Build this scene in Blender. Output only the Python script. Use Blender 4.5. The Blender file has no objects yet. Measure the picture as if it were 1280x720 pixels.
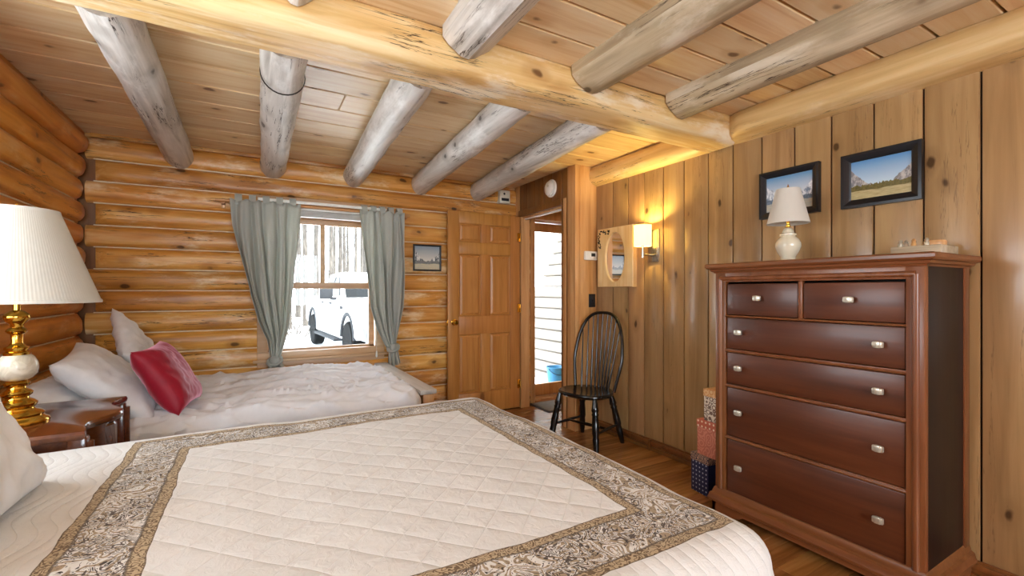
import bpy, bmesh, math, random
from mathutils import Vector, Matrix, noise as mnoise
random.seed(7)
PI = math.pi
sc = bpy.context.scene
COL = sc.collection
def rad(a): return a * PI / 180
def nz(x, y, z=0.0): return mnoise.noise(Vector((x, y, z)))
def lin(h):
    h = h.lstrip('#')
    o = []
    for i in (0, 2, 4):
        c = int(h[i:i + 2], 16) / 255
        o.append(c / 12.92 if c <= .04045 else ((c + .055) / 1.055) ** 2.4)
    return (*o, 1)

# ------------------------------------------------------------------ mesh builder
class MB:
    def __init__(self): self.v = []; self.f = []; self.m = []; self.uv = {}
    def add(self, vs, fs, mi=0, M=None):
        b = len(self.v)
        for p in vs:
            p = Vector(p)
            self.v.append(M @ p if M else p)
        for f in fs:
            self.f.append([b + i for i in f]); self.m.append(mi)
        return b
    def bm(self, bm, mi=0, M=None):
        bm.verts.index_update()
        self.add([v.co.copy() for v in bm.verts], [[v.index for v in f.verts] for f in bm.faces], mi, M)
        bm.free()
    def box(self, lo, hi, bev=0.0, mi=0, M=None, seg=2):
        c = [(a + b) / 2 for a, b in zip(lo, hi)]; s = [abs(b - a) for a, b in zip(lo, hi)]
        bm = bmesh.new()
        bmesh.ops.create_cube(bm, size=1, matrix=Matrix.Translation(c) @ Matrix.Diagonal((*s, 1)))
        if bev > 0:
            bmesh.ops.bevel(bm, geom=list(bm.edges), offset=min(bev, min(s) * .45), segments=seg, affect='EDGES', profile=.5)
        self.bm(bm, mi, M)
    def loft(self, rings, mi=0, M=None, caps=True, closed=True):
        n = len(rings[0]); vs = [p for r in rings for p in r]; fs = []
        for i in range(len(rings) - 1):
            for j in range(n if closed else n - 1):
                k = (j + 1) % n
                fs.append([i * n + j, i * n + k, (i + 1) * n + k, (i + 1) * n + j])
        if caps and closed:
            fs.append(list(range(n))[::-1]); fs.append([(len(rings) - 1) * n + j for j in range(n)])
        self.add(vs, fs, mi, M)
    def lathe(self, prof, seg=32, mi=0, M=None, caps=True):
        self.loft([[(r * math.cos(2 * PI * j / seg), r * math.sin(2 * PI * j / seg), z) for j in range(seg)] for r, z in prof], mi, M, caps)
    def tube(self, pts, rr, seg=10, mi=0, M=None, flat=1.0, caps=True, up=None):
        pts = [Vector(p) for p in pts]
        if not hasattr(rr, '__len__'): rr = [rr] * len(pts)
        rings = []; prev = None
        for i, p in enumerate(pts):
            t = (pts[min(i + 1, len(pts) - 1)] - pts[max(i - 1, 0)]).normalized()
            if prev is None:
                a = Vector(up) if up else (Vector((0, 0, 1)) if abs(t.z) < .9 else Vector((1, 0, 0)))
            else: a = prev
            n = (a - t * a.dot(t)).normalized(); b = t.cross(n); prev = n
            rings.append([p + (n * math.cos(2 * PI * j / seg) + b * math.sin(2 * PI * j / seg) * flat) * rr[i] for j in range(seg)])
        self.loft(rings, mi, M, caps)
    def prism(self, poly, h0, h1, mi=0, M=None, bev=0.0):
        bm = bmesh.new()
        a = [bm.verts.new((x, y, h0)) for x, y in poly]; f = bm.faces.new(a)
        r = bmesh.ops.extrude_face_region(bm, geom=[f])
        bmesh.ops.translate(bm, verts=[e for e in r['geom'] if isinstance(e, bmesh.types.BMVert)], vec=(0, 0, h1 - h0))
        bmesh.ops.recalc_face_normals(bm, faces=list(bm.faces))
        if bev > 0:
            ed = [e for e in bm.edges if abs(e.verts[0].co.z - e.verts[1].co.z) < 1e-6]
            bmesh.ops.bevel(bm, geom=ed, offset=bev, segments=2, affect='EDGES', profile=.5)
        self.bm(bm, mi, M)
    def grid(self, fn, nu, nv, mi=0, M=None, uv=None):
        vs = []; fs = []
        for i in range(nu + 1):
            for j in range(nv + 1):
                vs.append(fn(i / nu, j / nv))
        for i in range(nu):
            for j in range(nv):
                a = i * (nv + 1) + j
                fs.append([a, a + nv + 1, a + nv + 2, a + 1])
        b = self.add(vs, fs, mi, M)
        if uv:
            for i in range(nu + 1):
                for j in range(nv + 1): self.uv[b + i * (nv + 1) + j] = uv(i / nu, j / nv)
    def build(self, name, mats, parent=None, smooth=40, fix=True):
        me = bpy.data.meshes.new(name)
        me.from_pydata([tuple(v) for v in self.v], [], self.f)
        if not isinstance(mats, (list, tuple)): mats = [mats]
        for m in mats: me.materials.append(m)
        me.polygons.foreach_set('material_index', self.m)
        if self.uv:
            l = me.uv_layers.new(name='UVMap')
            for lp in me.loops: l.data[lp.index].uv = self.uv.get(lp.vertex_index, (0, 0))
        if fix:
            bm = bmesh.new(); bm.from_mesh(me)
            bmesh.ops.recalc_face_normals(bm, faces=list(bm.faces)); bm.to_mesh(me); bm.free()
        me.validate()
        if smooth:
            me.polygons.foreach_set('use_smooth', [True] * len(me.polygons))
            me.set_sharp_from_angle(angle=rad(smooth))
        o = bpy.data.objects.new(name, me); COL.objects.link(o)
        if parent: o.parent = parent
        return o

def tag(o, label=None, cat=None, group=None, kind=None):
    if label: o['label'] = label
    if cat: o['category'] = cat
    if group: o['group'] = group
    if kind: o['kind'] = kind
    return o
def thing(name, label, cat, loc=(0, 0, 0), rz=0, group=None, kind=None):
    o = bpy.data.objects.new(name, None); COL.objects.link(o)
    o.location = loc; o.rotation_euler = (0, 0, rz); o.empty_display_size = .05
    return tag(o, label, cat, group, kind)
def struct(o, label=None, cat=None): return tag(o, label, cat, None, 'structure')
def T(x, y, z): return Matrix.Translation((x, y, z))
def R(ax, deg): return Matrix.Rotation(rad(deg), 4, ax)
def copy_thing(r):
    c = r.copy(); COL.objects.link(c)
    for ch in r.children:
        d = ch.copy(); COL.objects.link(d); d.parent = c
        for g in ch.children:
            e = g.copy(); COL.objects.link(e); e.parent = d
    return c

# ------------------------------------------------------------------ materials
class N:
    def __init__(self, name):
        self.mat = bpy.data.materials.new(name); self.mat.use_nodes = True
        self.t = self.mat.node_tree; self.t.nodes.clear()
        self.out = self.n('ShaderNodeOutputMaterial')
    def n(self, k, **kw):
        x = self.t.nodes.new(k)
        for a, b in kw.items(): setattr(x, a, b)
        return x
    def l(self, a, b): self.t.links.new(a, b)
    def put(self, s, v):
        if isinstance(v, (int, float)): s.default_value = v
        elif isinstance(v, (tuple, list)): s.default_value = v
        else: self.l(v, s)
    def m(self, op, a, b=0.0, c=None, clamp=False):
        x = self.n('ShaderNodeMath', operation=op); x.use_clamp = clamp
        self.put(x.inputs[0], a); self.put(x.inputs[1], b)
        if c is not None: self.put(x.inputs[2], c)
        return x.outputs[0]
    def vm(self, op, a, b):
        x = self.n('ShaderNodeVectorMath', operation=op); self.put(x.inputs[0], a); self.put(x.inputs[1], b); return x.outputs[0]
    def mix(self, f, a, b, bt='MIX'):
        x = self.n('ShaderNodeMix', data_type='RGBA', blend_type=bt)
        self.put(x.inputs['Factor'], f); self.put(x.inputs['A'], a) if 0 else None
        self.put(x.inputs[6], a); self.put(x.inputs[7], b); return x.outputs[2]
    def ramp(self, f, stops, interp='LINEAR'):
        x = self.n('ShaderNodeValToRGB'); self.l(f, x.inputs[0]); e = x.color_ramp.elements
        x.color_ramp.interpolation = interp
        while len(e) < len(stops): e.new(.5)
        for i, (p, c) in enumerate(stops):
            e[i].position = p; e[i].color = c if len(c) == 4 else (*c, 1)
        return x.outputs[0]
    def noise(self, vec, scale, detail=3, rough=.55, dist=0):
        x = self.n('ShaderNodeTexNoise'); self.l(vec, x.inputs['Vector'])
        x.inputs['Scale'].default_value = scale; x.inputs['Detail'].default_value = detail
        x.inputs['Roughness'].default_value = rough; x.inputs['Distortion'].default_value = dist
        return x.outputs[0]
    def step(self, v, lo, hi):
        x = self.n('ShaderNodeMapRange', interpolation_type='SMOOTHSTEP'); self.put(x.inputs[0], v)
        x.inputs[1].default_value = lo; x.inputs[2].default_value = hi
        x.inputs[3].default_value = 0; x.inputs[4].default_value = 1
        return x.outputs[0]
    def obj(self): return self.n('ShaderNodeTexCoord').outputs['Object']
    def uv(self): return self.n('ShaderNodeTexCoord').outputs['UV']
    def sep(self, v):
        x = self.n('ShaderNodeSeparateXYZ'); self.l(v, x.inputs[0]); return x.outputs
    def comb(self, a, b, c):
        x = self.n('ShaderNodeCombineXYZ')
        for i, q in enumerate((a, b, c)): self.put(x.inputs[i], q)
        return x.outputs[0]
    def scale(self, v, s):
        x = self.n('ShaderNodeMapping'); self.l(v, x.inputs[0]); x.inputs['Scale'].default_value = s; return x.outputs[0]
    def island(self): return self.n('ShaderNodeNewGeometry').outputs['Random Per Island']
    def bump(self, h, strength=.3, dist=.01, prev=None):
        x = self.n('ShaderNodeBump'); self.l(h, x.inputs['Height'])
        x.inputs['Strength'].default_value = strength; x.inputs['Distance'].default_value = dist
        if prev is not None: self.l(prev, x.inputs['Normal'])
        return x.outputs[0]
    def pbr(self, color, rough=.5, metal=0, normal=None, coat=0, spec=.5, sheen=0, sub=0):
        p = self.n('ShaderNodeBsdfPrincipled'); self.put(p.inputs['Base Color'], color)
        self.put(p.inputs['Roughness'], rough); p.inputs['Metallic'].default_value = metal
        p.inputs['Coat Weight'].default_value = coat; p.inputs['Coat Roughness'].default_value = .12
        p.inputs['Specular IOR Level'].default_value = spec; p.inputs['Sheen Weight'].default_value = sheen
        if normal is not None: self.l(normal, p.inputs['Normal'])
        self.l(p.outputs[0], self.out.inputs[0]); return p

def plain(name, hexc, rough=.5, metal=0, coat=0, spec=.5, sheen=0, var=0.06, bump=0.0, bscale=60):
    n = N(name); o = n.obj(); v = n.noise(o, 14, 4)
    c = lin(hexc)
    col = n.mix(n.step(v, .35, .65), tuple(x * (1 - var) for x in c[:3]) + (1,), tuple(min(1, x * (1 + var)) for x in c[:3]) + (1,))
    nm = n.bump(n.noise(o, bscale, 3), bump, .002) if bump else None
    n.pbr(col, rough, metal, nm, coat, spec, sheen); return n.mat

def wood(name, dark, mid, light, axis='X', rough=.4, knots=.5, knot='#4a2a12', kscale=4.5, bump=.15, isl=.22, grain=1.0,
         blotch=None, blot_amt=.5, cracks=0.0, coat=0.0, kthr=.15, spec=.5):
    n = N(name); o = n.obj()
    r = n.island()
    off = n.comb(n.m('MULTIPLY', r, 37.3), n.m('MULTIPLY', r, 21.7), n.m('MULTIPLY', r, 53.1))
    p = n.vm('ADD', o, off)
    k = 'XYZ'.index(axis)
    def st(along, across):
        s = [across] * 3; s[k] = along; return tuple(s)
    warp = n.noise(n.scale(p, st(1.2, 5)), 1.0, 3)
    p2 = n.vm('ADD', p, n.vm('MULTIPLY', n.n('ShaderNodeTexNoise').outputs['Color'], (0, 0, 0))) if 0 else p
    g = n.noise(n.scale(p2, st(1.6 * grain, 26 * grain)), 1.0, 6, .6, .6)
    big = n.noise(n.scale(p, st(.8, 4.5)), 1.0, 2)
    col = n.ramp(n.m('ADD', n.m('MULTIPLY', g, .62), n.m('MULTIPLY', big, .38)), [(.3, lin(dark)), (.5, lin(mid)), (.7, lin(light))])
    if blotch:
        bn = n.noise(n.scale(p, st(2.2, 6)), 1.0, 6, .65)
        col = n.mix(n.m('MULTIPLY', n.step(bn, .52, .68), blot_amt), col, lin(blotch))
    # knots
    vo = n.n('ShaderNodeTexVoronoi'); wv = n.n('ShaderNodeTexNoise'); n.l(p, wv.inputs['Vector']); wv.inputs['Scale'].default_value = 9
    pk = n.vm('ADD', n.scale(p, st(kscale * .55, kscale)), n.vm('SCALE', wv.outputs['Color'], (0, 0, 0))) if 0 else n.scale(p, st(kscale * .55, kscale))
    wob = n.vm('SUBTRACT', wv.outputs['Color'], (.5, .5, .5)); wobx = n.n('ShaderNodeVectorMath', operation='SCALE'); n.l(wob, wobx.inputs[0]); wobx.inputs['Scale'].default_value = .22
    n.l(n.vm('ADD', pk, wobx.outputs[0]), vo.inputs['Vector']); vo.inputs['Scale'].default_value = 1
    ok = n.m('GREATER_THAN', n.sep(vo.outputs['Color'])[0], 1 - knots)
    d = vo.outputs['Distance']
    km = n.m('MULTIPLY', n.m('SUBTRACT', 1.0, n.step(d, kthr * .5, kthr)), ok)
    halo = n.m('MULTIPLY', n.m('SUBTRACT', 1.0, n.step(d, kthr, kthr * 2.6)), ok)
    col = n.mix(n.m('MULTIPLY', halo, .45), col, lin(dark))
    col = n.mix(n.m('MULTIPLY', km, .85), col, lin(knot))
    h = n.m('SUBTRACT', g, n.m('MULTIPLY', km, .3))
    if cracks:
        cn = n.noise(n.scale(p, st(2.4, 46)), 1.0, 4, .6, .3)
        cm = n.m('MULTIPLY', n.m('SUBTRACT', 1.0, n.step(n.m('ABSOLUTE', n.m('SUBTRACT', cn, .42)), .004, .02)),
                 n.step(n.noise(n.scale(p, st(1.5, 5)), 1.0, 2), .5, .62))
        col = n.mix(n.m('MULTIPLY', cm, cracks), col, lin('#35210f')); h = n.m('SUBTRACT', h, cm)
    hsv = n.n('ShaderNodeHueSaturation'); n.l(col, hsv.inputs['Color'])
    n.l(n.m('ADD', 1 - isl / 2, n.m('MULTIPLY', n.m('FRACT', n.m('MULTIPLY', r, 7.31)), isl)), hsv.inputs['Value'])
    n.l(n.m('ADD', .495, n.m('MULTIPLY', n.m('FRACT', n.m('MULTIPLY', r, 3.77)), .01)), hsv.inputs['Hue'])
    n.pbr(hsv.outputs[0], n.m('ADD', rough - .06, n.m('MULTIPLY', g, .12)), 0, n.bump(h, bump, .006), coat, spec)
    return n.mat

M = {}
M['log_back'] = wood('log_back_wood', '#96581c', '#d0903f', '#ebbd72', 'X', .36, .7, '#3f2108', 7, .35, .2, .9, '#f2dcb2', .7, 1.0)
M['log_left'] = wood('log_left_wood', '#a85c1a', '#dd9038', '#efb05c', 'Y', .33, .6, '#5a2a0a', 7, .3, .16, .9, '#f2cd94', .5, .7)
M['log_beam'] = wood('beam_wood', '#b07a3c', '#e0b878', '#f4dbab', 'X', .45, .75, '#5d3413', 5.5, .5, .02, .9, '#f8ead0', .8, 1.0)
M['rafter'] = wood('weathered_rafter_wood', '#8d867c', '#d0cac2', '#efece7', 'Y', .5, .6, '#40372f', 7, .5, .1, .9, '#f2f0ec', .7, 1.0)
M['ceiling'] = wood('ceiling_board_wood', '#d4a66b', '#efd2a4', '#f8e6c8', 'X', .4, .75, '#6a3c18', 6.5, .15, .2, .9)
M['board'] = wood('wall_board_wood', '#8c6a43', '#a98459', '#bd9b6c', 'Z', .3, .8, '#3a200e', 6, .1, .2, .6, None, 0, .4, 0.25, .12)
M['pine_v'] = wood('pine_upright_wood', '#ab763e', '#ca9860', '#deb480', 'Z', .35, .55, '#5a3012', 5, .1, .12)
M['pine_h'] = wood('pine_level_wood', '#a8703a', '#c8925a', '#dcae78', 'X', .35, .4, '#5a3012', 5, .1, .12)
M['header'] = wood('header_wood', '#5e3a1a', '#7a4c24', '#93602f', 'Z', .35, .3, '#2c180a', 5, .1, .15)
M['door'] = wood('door_wood', '#9c652d', '#b87d3e', '#c98f50', 'Z', .35, .06, '#7a4a20', 5, .08, .06)
M['casing'] = wood('window_casing_wood', '#b08a63', '#c7a27c', '#d8b896', 'X', .4, .2, '#6a4526', 5, .08, .1)
M['rafter_tan'] = wood('tan_rafter_wood', '#8a765c', '#b8a485', '#d6c6aa', 'Y', .5, .6, '#4a3822', 6, .5, .1, .9, '#e6dcc8', .6, 1.0)
M['pine_pale'] = wood('pale_pine_wood', '#cfa468', '#e6c48e', '#f2dcb0', 'Z', .4, .4, '#8a5a2a', 7, .08, .1)
M['trimlog'] = wood('trim_log_wood', '#bb9258', '#d8b67c', '#e9cd9c', 'Y', .45, .4, '#6e4a22', 4.5, .25, .12, .8, '#f0dfba', .4, .8)
M['floor'] = wood('floor_wood', '#6e431f', '#9a6534', '#bb834b', 'X', .25, .3, '#3c200e', 5, .08, .35, .9, coat=.15)
M['cherry'] = wood('cherry_wood', '#40200f', '#582e18', '#6b3c21', 'Y', .36, .05, '#401a0c', 4, .04, .06, .9, coat=.1)
M['cherry_v'] = wood('cherry_upright_wood', '#5e3519', '#7d4a29', '#93603a', 'Z', .34, .05, '#401a0c', 4, .04, .04, .9, coat=.15)
M['cherry_h'] = wood('cherry_rail_wood', '#5e3519', '#7d4a29', '#93603a', 'Y', .34, .05, '#401a0c', 4, .04, .04, .9, coat=.15)
M['cherry_shaded'] = wood('cherry_shaded_wood', '#0e0809', '#130c0c', '#1a100f', 'Z', .4, .05, '#1e0c06', 4, .04, .04)  # shade on the chest's sides put into the colour, near black
M['stand'] = wood('nightstand_wood', '#42200f', '#623216', '#7a431f', 'Y', .2, .05, '#2d1208', 4, .04, .04, coat=.4)
M['greyplank'] = wood('footboard_plank_wood', '#a39a90', '#bdb5ac', '#d0cac2', 'Y', .4, .2, '#6b5f52', 5, .1, .1)
M['extlog'] = wood('outside_log_wood', '#7f7a72', '#969088', '#aaa59e', 'Y', .6, .3, '#8b8277', 5, .2, .15)
M['chink'] = plain('chinking', '#e9dcc0', .8)
M['black'] = plain('black_frame_paint', '#15161b', .35)
M['gap'] = plain('dark_gap', '#20130a', .9)
M['chair'] = plain('black_chair_lacquer', '#0d0c0c', .22, 0, .4)
M['white'] = plain('white_plastic', '#e8e6e0', .4)
M['offwhite'] = plain('aged_white_plastic', '#d9d2c0', .5)
M['brass'] = plain('polished_brass', '#d6a845', .12, 1)
M['silver'] = plain('brushed_nickel', '#b9b4a6', .25, 1)
M['knob'] = plain('pale_knob_metal', '#d8d2c0', .3, .6)
M['mirror'] = plain('mirror_silver', '#f2f2f2', .02, 1, var=0)
M['linen'] = plain('white_pillow_cotton', '#ececee', .85, 0, 0, .2, .2, .03, .25, 90)
M['duvet'] = plain('white_duvet_cotton', '#e6e6ea', .85, 0, 0, .2, .2, .03, .3, 70)
M['mattress'] = plain('cream_bed_sheet', '#e4ddd2', .9, 0, 0, .2)
M['bedbase'] = plain('bed_base_fabric', '#5a4a3c', .9)
M['rod'] = plain('white_rod_paint', '#f0ece2', .4)
M['mat'] = plain('grey_doormat_pile', '#8f8a82', .95, bump=.8, bscale=200)
M['dmatedge'] = plain('doormat_rubber', '#4d4a46', .9)
M['snow'] = plain('snow', '#eef2f6', .8, bump=.4, bscale=3)
M['bucket'] = plain('blue_bucket_plastic', '#2f7fae', .4)
M['car'] = plain('white_car_paint', '#e8eaec', .2, 0, .6, var=.01)
M['carglass'] = plain('dark_car_glass', '#0b0e10', .3, 0, 0, .12)
M['tyre'] = plain('tyre_rubber', '#121314', .9, 0, 0, .08)
M['rim'] = plain('alloy_rim', '#5a5c5e', .5, .3)
M['cartrim'] = plain('grey_car_trim', '#2c2e31', .7, 0, 0, .1)
M['twig'] = plain('bare_twig_bark', '#433d37', .9)
M['shade'] = None

def cloth_shade(name, hexc, pleat=0, trans=.35, emit=None, es=0):
    n = N(name); o = n.obj()
    p = n.n('ShaderNodeBsdfDiffuse'); t = n.n('ShaderNodeBsdfTranslucent'); mx = n.n('ShaderNodeMixShader')
    c = n.mix(n.noise(n.scale(o, (60, 60, 3)), 1, 3), lin(hexc), tuple(x * .93 for x in lin(hexc)[:3]) + (1,))
    n.l(c, p.inputs[0]); n.l(c, t.inputs[0]); mx.inputs[0].default_value = trans
    if pleat:
        x, y, z = n.sep(o)
        a = n.m('ARCTAN2', y, x)
        b = n.bump(n.m('SINE', n.m('MULTIPLY', a, pleat)), .1, .002); n.l(b, p.inputs['Normal'])
    n.l(p.outputs[0], mx.inputs[1]); n.l(t.outputs[0], mx.inputs[2]); s = mx.outputs[0]
    if emit:
        e = n.n('ShaderNodeEmission'); e.inputs[0].default_value = lin(emit); e.inputs[1].default_value = es
        ad = n.n('ShaderNodeAddShader'); n.l(s, ad.inputs[0]); n.l(e.outputs[0], ad.inputs[1]); s = ad.outputs[0]
    n.l(s, n.out.inputs[0]); return n.mat
M['shade'] = cloth_shade('pleated_lamp_shade_cloth', '#e4e0d6', 140, .3)
M['shade2'] = cloth_shade('white_lamp_shade_cloth', '#ece6da', 0, .25)
M['sconce_shade'] = cloth_shade('lit_sconce_shade_cloth', '#fff2c8', 0, .7, '#ffdc80', 1.6)

def glass(name):
    n = N(name)
    t = n.n('ShaderNodeBsdfTransparent'); t.inputs[0].default_value = (.96, .97, .97, 1)
    g = n.n('ShaderNodeBsdfGlossy'); g.inputs['Roughness'].default_value = .02
    lw = n.n('ShaderNodeFresnel'); lw.inputs[0].default_value = 1.3
    mx = n.n('ShaderNodeMixShader'); n.l(lw.outputs[0], mx.inputs[0]); n.l(t.outputs[0], mx.inputs[1]); n.l(g.outputs[0], mx.inputs[2])
    n.l(mx.outputs[0], n.out.inputs[0]); return n.mat
M['glass'] = glass('window_glass')

def marble():
    n = N('cream_marble'); o = n.obj()
    c = n.ramp(n.noise(o, 18, 6, .6, 1.5), [(.3, lin('#b9ad95')), (.55, lin('#ddd5c2')), (.8, lin('#ece6d8'))])
    n.pbr(c, .15, 0, None, .3); return n.mat
M['marble'] = marble()
def ceramic():
    n = N('cream_ceramic_glaze'); o = n.obj()
    n.pbr(n.mix(n.noise(o, 9, 3), lin('#d8cdb2'), lin('#e6ddc6')), .18, 0, None, .3); return n.mat
M['ceramic'] = ceramic()
def velvet():
    n = N('red_velvet'); o = n.obj()
    c = n.mix(n.noise(o, 25, 4), lin('#7d0a1e'), lin('#a01028'))
    p = n.pbr(c, .55, 0, n.bump(n.noise(o, 12, 3), .3, .006), 0, .3, 1.0)
    p.inputs['Sheen Roughness'].default_value = .35; p.inputs['Sheen Tint'].default_value = lin('#f0b0c0'); return n.mat
M['velvet'] = velvet()
def curtain():
    n = N('sage_grey_curtain_cotton'); o = n.obj()
    c = n.mix(n.noise(n.scale(o, (40, 40, 6)), 1, 3), lin('#bfc1b8'), lin('#d2d3cb'))
    d = n.n('ShaderNodeBsdfDiffuse'); t = n.n('ShaderNodeBsdfTranslucent'); mx = n.n('ShaderNodeMixShader')
    n.l(c, d.inputs[0]); n.l(c, t.inputs[0]); mx.inputs[0].default_value = .42
    n.l(d.outputs[0], mx.inputs[1]); n.l(t.outputs[0], mx.inputs[2]); n.l(mx.outputs[0], n.out.inputs[0]); return n.mat
M['curtain'] = curtain()

# quilt: UV = cloth metres
QX0, QX1, QY0, QY1, QB = -.36, .975, .655, 2.05, .175
def quilt():
    n = N('quilted_bedspread_cotton'); x, y, _ = n.sep(n.uv())
    cx, cy, hx, hy = (QX0 + QX1) / 2, (QY0 + QY1) / 2, (QX1 - QX0) / 2, (QY1 - QY0) / 2
    wob = n.m('MULTIPLY', n.m('SUBTRACT', n.noise(n.uv(), 9, 2), .5), .02)
    d = n.m('ADD', n.m('MAXIMUM', n.m('SUBTRACT', n.m('ABSOLUTE', n.m('SUBTRACT', x, cx)), hx), n.m('SUBTRACT', n.m('ABSOLUTE', n.m('SUBTRACT', y, cy)), hy)), wob)
    inb = n.m('MULTIPLY', n.m('GREATER_THAN', d, -QB), n.m('LESS_THAN', d, 0))
    band = n.m('ADD', n.m('MULTIPLY', n.m('GREATER_THAN', d, -QB), n.m('LESS_THAN', d, -QB + .027)), n.m('MULTIPLY', n.m('GREATER_THAN', d, -.027), n.m('LESS_THAN', d, 0)))
    uvn = n.uv()
    s1 = n.noise(uvn, 16, 1.5, .5, .8)
    sw = n.m('SINE', n.m('MULTIPLY', s1, 62))
    s2 = n.noise(uvn, 33, 1.5, .5, 1.0)
    sw2 = n.m('SINE', n.m('MULTIPLY', s2, 44))
    base = n.mix(n.step(sw, .05, .35), lin('#dad7d2'), lin('#a08d74'))
    base = n.mix(n.m('MULTIPLY', n.step(sw2, .35, .6), n.step(n.noise(uvn, 7, 1), .42, .5)), base, lin('#5c5048'))
    base = n.mix(n.step(n.m('MULTIPLY', sw, sw2), .55, .75), base, lin('#3a332e'))
    bnd = n.mix(n.step(n.m('SINE', n.m('MULTIPLY', n.noise(uvn, 55, 1), 40)), .1, .5), lin('#b5a080'), lin('#6d5840'))
    pat = n.mix(band, base, bnd)
    edge = n.m('SUBTRACT', 1.0, n.step(n.m('MINIMUM', n.m('MINIMUM', n.m('ABSOLUTE', d), n.m('ABSOLUTE', n.m('ADD', d, .027))), n.m('MINIMUM', n.m('ABSOLUTE', n.m('ADD', d, QB)), n.m('ABSOLUTE', n.m('ADD', d, QB - .027)))), .0015, .004))
    pat = n.mix(n.m('MULTIPLY', edge, .7), pat, lin('#4a3e34'))
    white = n.mix(n.noise(uvn, 5, 3), lin('#d0cdc9'), lin('#dddbd8'))
    col = n.mix(inb, white, pat)
    # stitching
    k = 2 * PI / .115
    da = n.m('ABSOLUTE', n.m('SINE', n.m('MULTIPLY', n.m('ADD', x, n.m('MULTIPLY', y, 1.0)), k / 2)))
    db = n.m('ABSOLUTE', n.m('SINE', n.m('MULTIPLY', n.m('SUBTRACT', x, n.m('MULTIPLY', y, 1.0)), k / 2)))
    dia = n.m('POWER', n.m('MINIMUM', da, db), .45)
    wv = n.m('ADD', n.m('MULTIPLY', x, 95), n.m('MULTIPLY', n.m('SINE', n.m('MULTIPLY', y, 22)), 2.2))
    wav = n.m('POWER', n.m('ABSOLUTE', n.m('SINE', wv)), .45)
    cen = n.m('LESS_THAN', d, -QB)
    mar = n.m('GREATER_THAN', d, 0)
    st = n.m('ADD', n.m('MULTIPLY', cen, dia), n.m('MULTIPLY', mar, n.m('MULTIPLY', wav, .55)))
    cr = n.noise(uvn, 38, 4, .6, 1.0)
    h = n.m('ADD', st, n.m('MULTIPLY', cr, .8))
    n.pbr(col, .9, 0, n.bump(h, .5, .008), 0, .15, .1); return n.mat
M['quilt'] = quilt()

def picture(name, sky0, sky1, rock0, rock1, tree, grass, sd, W, H):
    n = N(name); x, y, z = n.sep(n.obj())     # local: x across, z up, centre 0
    u = n.m('ADD', n.m('DIVIDE', x, W), .5); v = n.m('ADD', n.m('DIVIDE', z, H), .5)
    col = n.ramp(v, [(.35, lin(sky1)), (1, lin(sky0))])
    P = n.comb(n.m('ADD', u, sd), n.m('MULTIPLY', v, .9), sd)
    side = n.m('ABSOLUTE', n.m('SUBTRACT', u, .52))
    ridge = n.m('ADD', n.m('ADD', .28, n.m('MULTIPLY', n.m('POWER', n.m('MULTIPLY', side, 2.0), 1.3), .5)), n.m('MULTIPLY', n.m('SUBTRACT', n.noise(n.comb(n.m('MULTIPLY', u, 4.0), sd, 0.0), 1, 4), .5), .45))
    rk = n.mix(n.step(n.noise(n.scale(P, (14, 5, 1)), 1, 5, .7), .4, .6), lin(rock0), lin(rock1))
    col = n.mix(n.step(n.m('SUBTRACT', ridge, v), 0, .015), col, rk)
    tl = n.m('ADD', .26, n.m('MULTIPLY', n.noise(n.comb(n.m('MULTIPLY', u, 26.0), sd + 3, 0.0), 1, 3), .2))
    col = n.mix(n.step(n.m('SUBTRACT', tl, v), 0, .02), col, n.mix(n.noise(n.scale(P, (30, 20, 1)), 1, 3), lin(tree), lin(grass)))
    gl = n.m('ADD', .16, n.m('MULTIPLY', n.noise(n.comb(n.m('MULTIPLY', u, 3.0), sd + 5, 0.0), 1, 2), .12))
    col = n.mix(n.step(n.m('SUBTRACT', gl, v), 0, .02), col, n.mix(n.noise(n.scale(P, (9, 40, 1)), 1, 3), lin(grass), lin('#d8c89a')))
    n.pbr(col, .25, 0, None, .1); return n.mat

def dots(name, base, dot, k, fl=False):
    n = N(name); vo = n.n('ShaderNodeTexVoronoi'); n.l(n.obj(), vo.inputs['Vector']); vo.inputs['Scale'].default_value = k
    vo.inputs['Randomness'].default_value = .9 if fl else .0
    dd = vo.outputs['Distance']
    mask = n.m('SUBTRACT', 1.0, n.step(dd, .24, .3))
    if fl: mask = n.m('MULTIPLY', n.step(n.m('SINE', n.m('MULTIPLY', dd, 22)), .0, .3), .9)
    n.pbr(n.mix(mask, lin(base), lin(dot)), .5); return n.mat

# ------------------------------------------------------------------ room constants
CZ = 2.365          # ceiling
XL, XR = -1.06, 2.72
YB = 4.26           # seam plane of the back logs
CH = .156           # log course
YF = -3.0

# floor ------------------------------------------------------------
b = MB()
y = YF - .1; i = 0
while y < 4.6:
    w = .095
    x = -1.25 - random.random()
    while x < 4.4:
        L = 1.1 + random.random() * 1.1
        x0, x1 = max(x, -1.25), min(x + L, 4.4)
        if x1 > x0 + .02: b.box((x0 + .0006, y + .0006, -.03), (x1 - .0006, y + w - .0006, 0), .0015, seg=1)
        x += L
    y += w
b.box((-1.25, YF - .1, -.06), (4.4, 4.6, -.028), mi=1)
struct(b.build('floor', [M['floor'], M['gap']], smooth=0))

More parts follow.
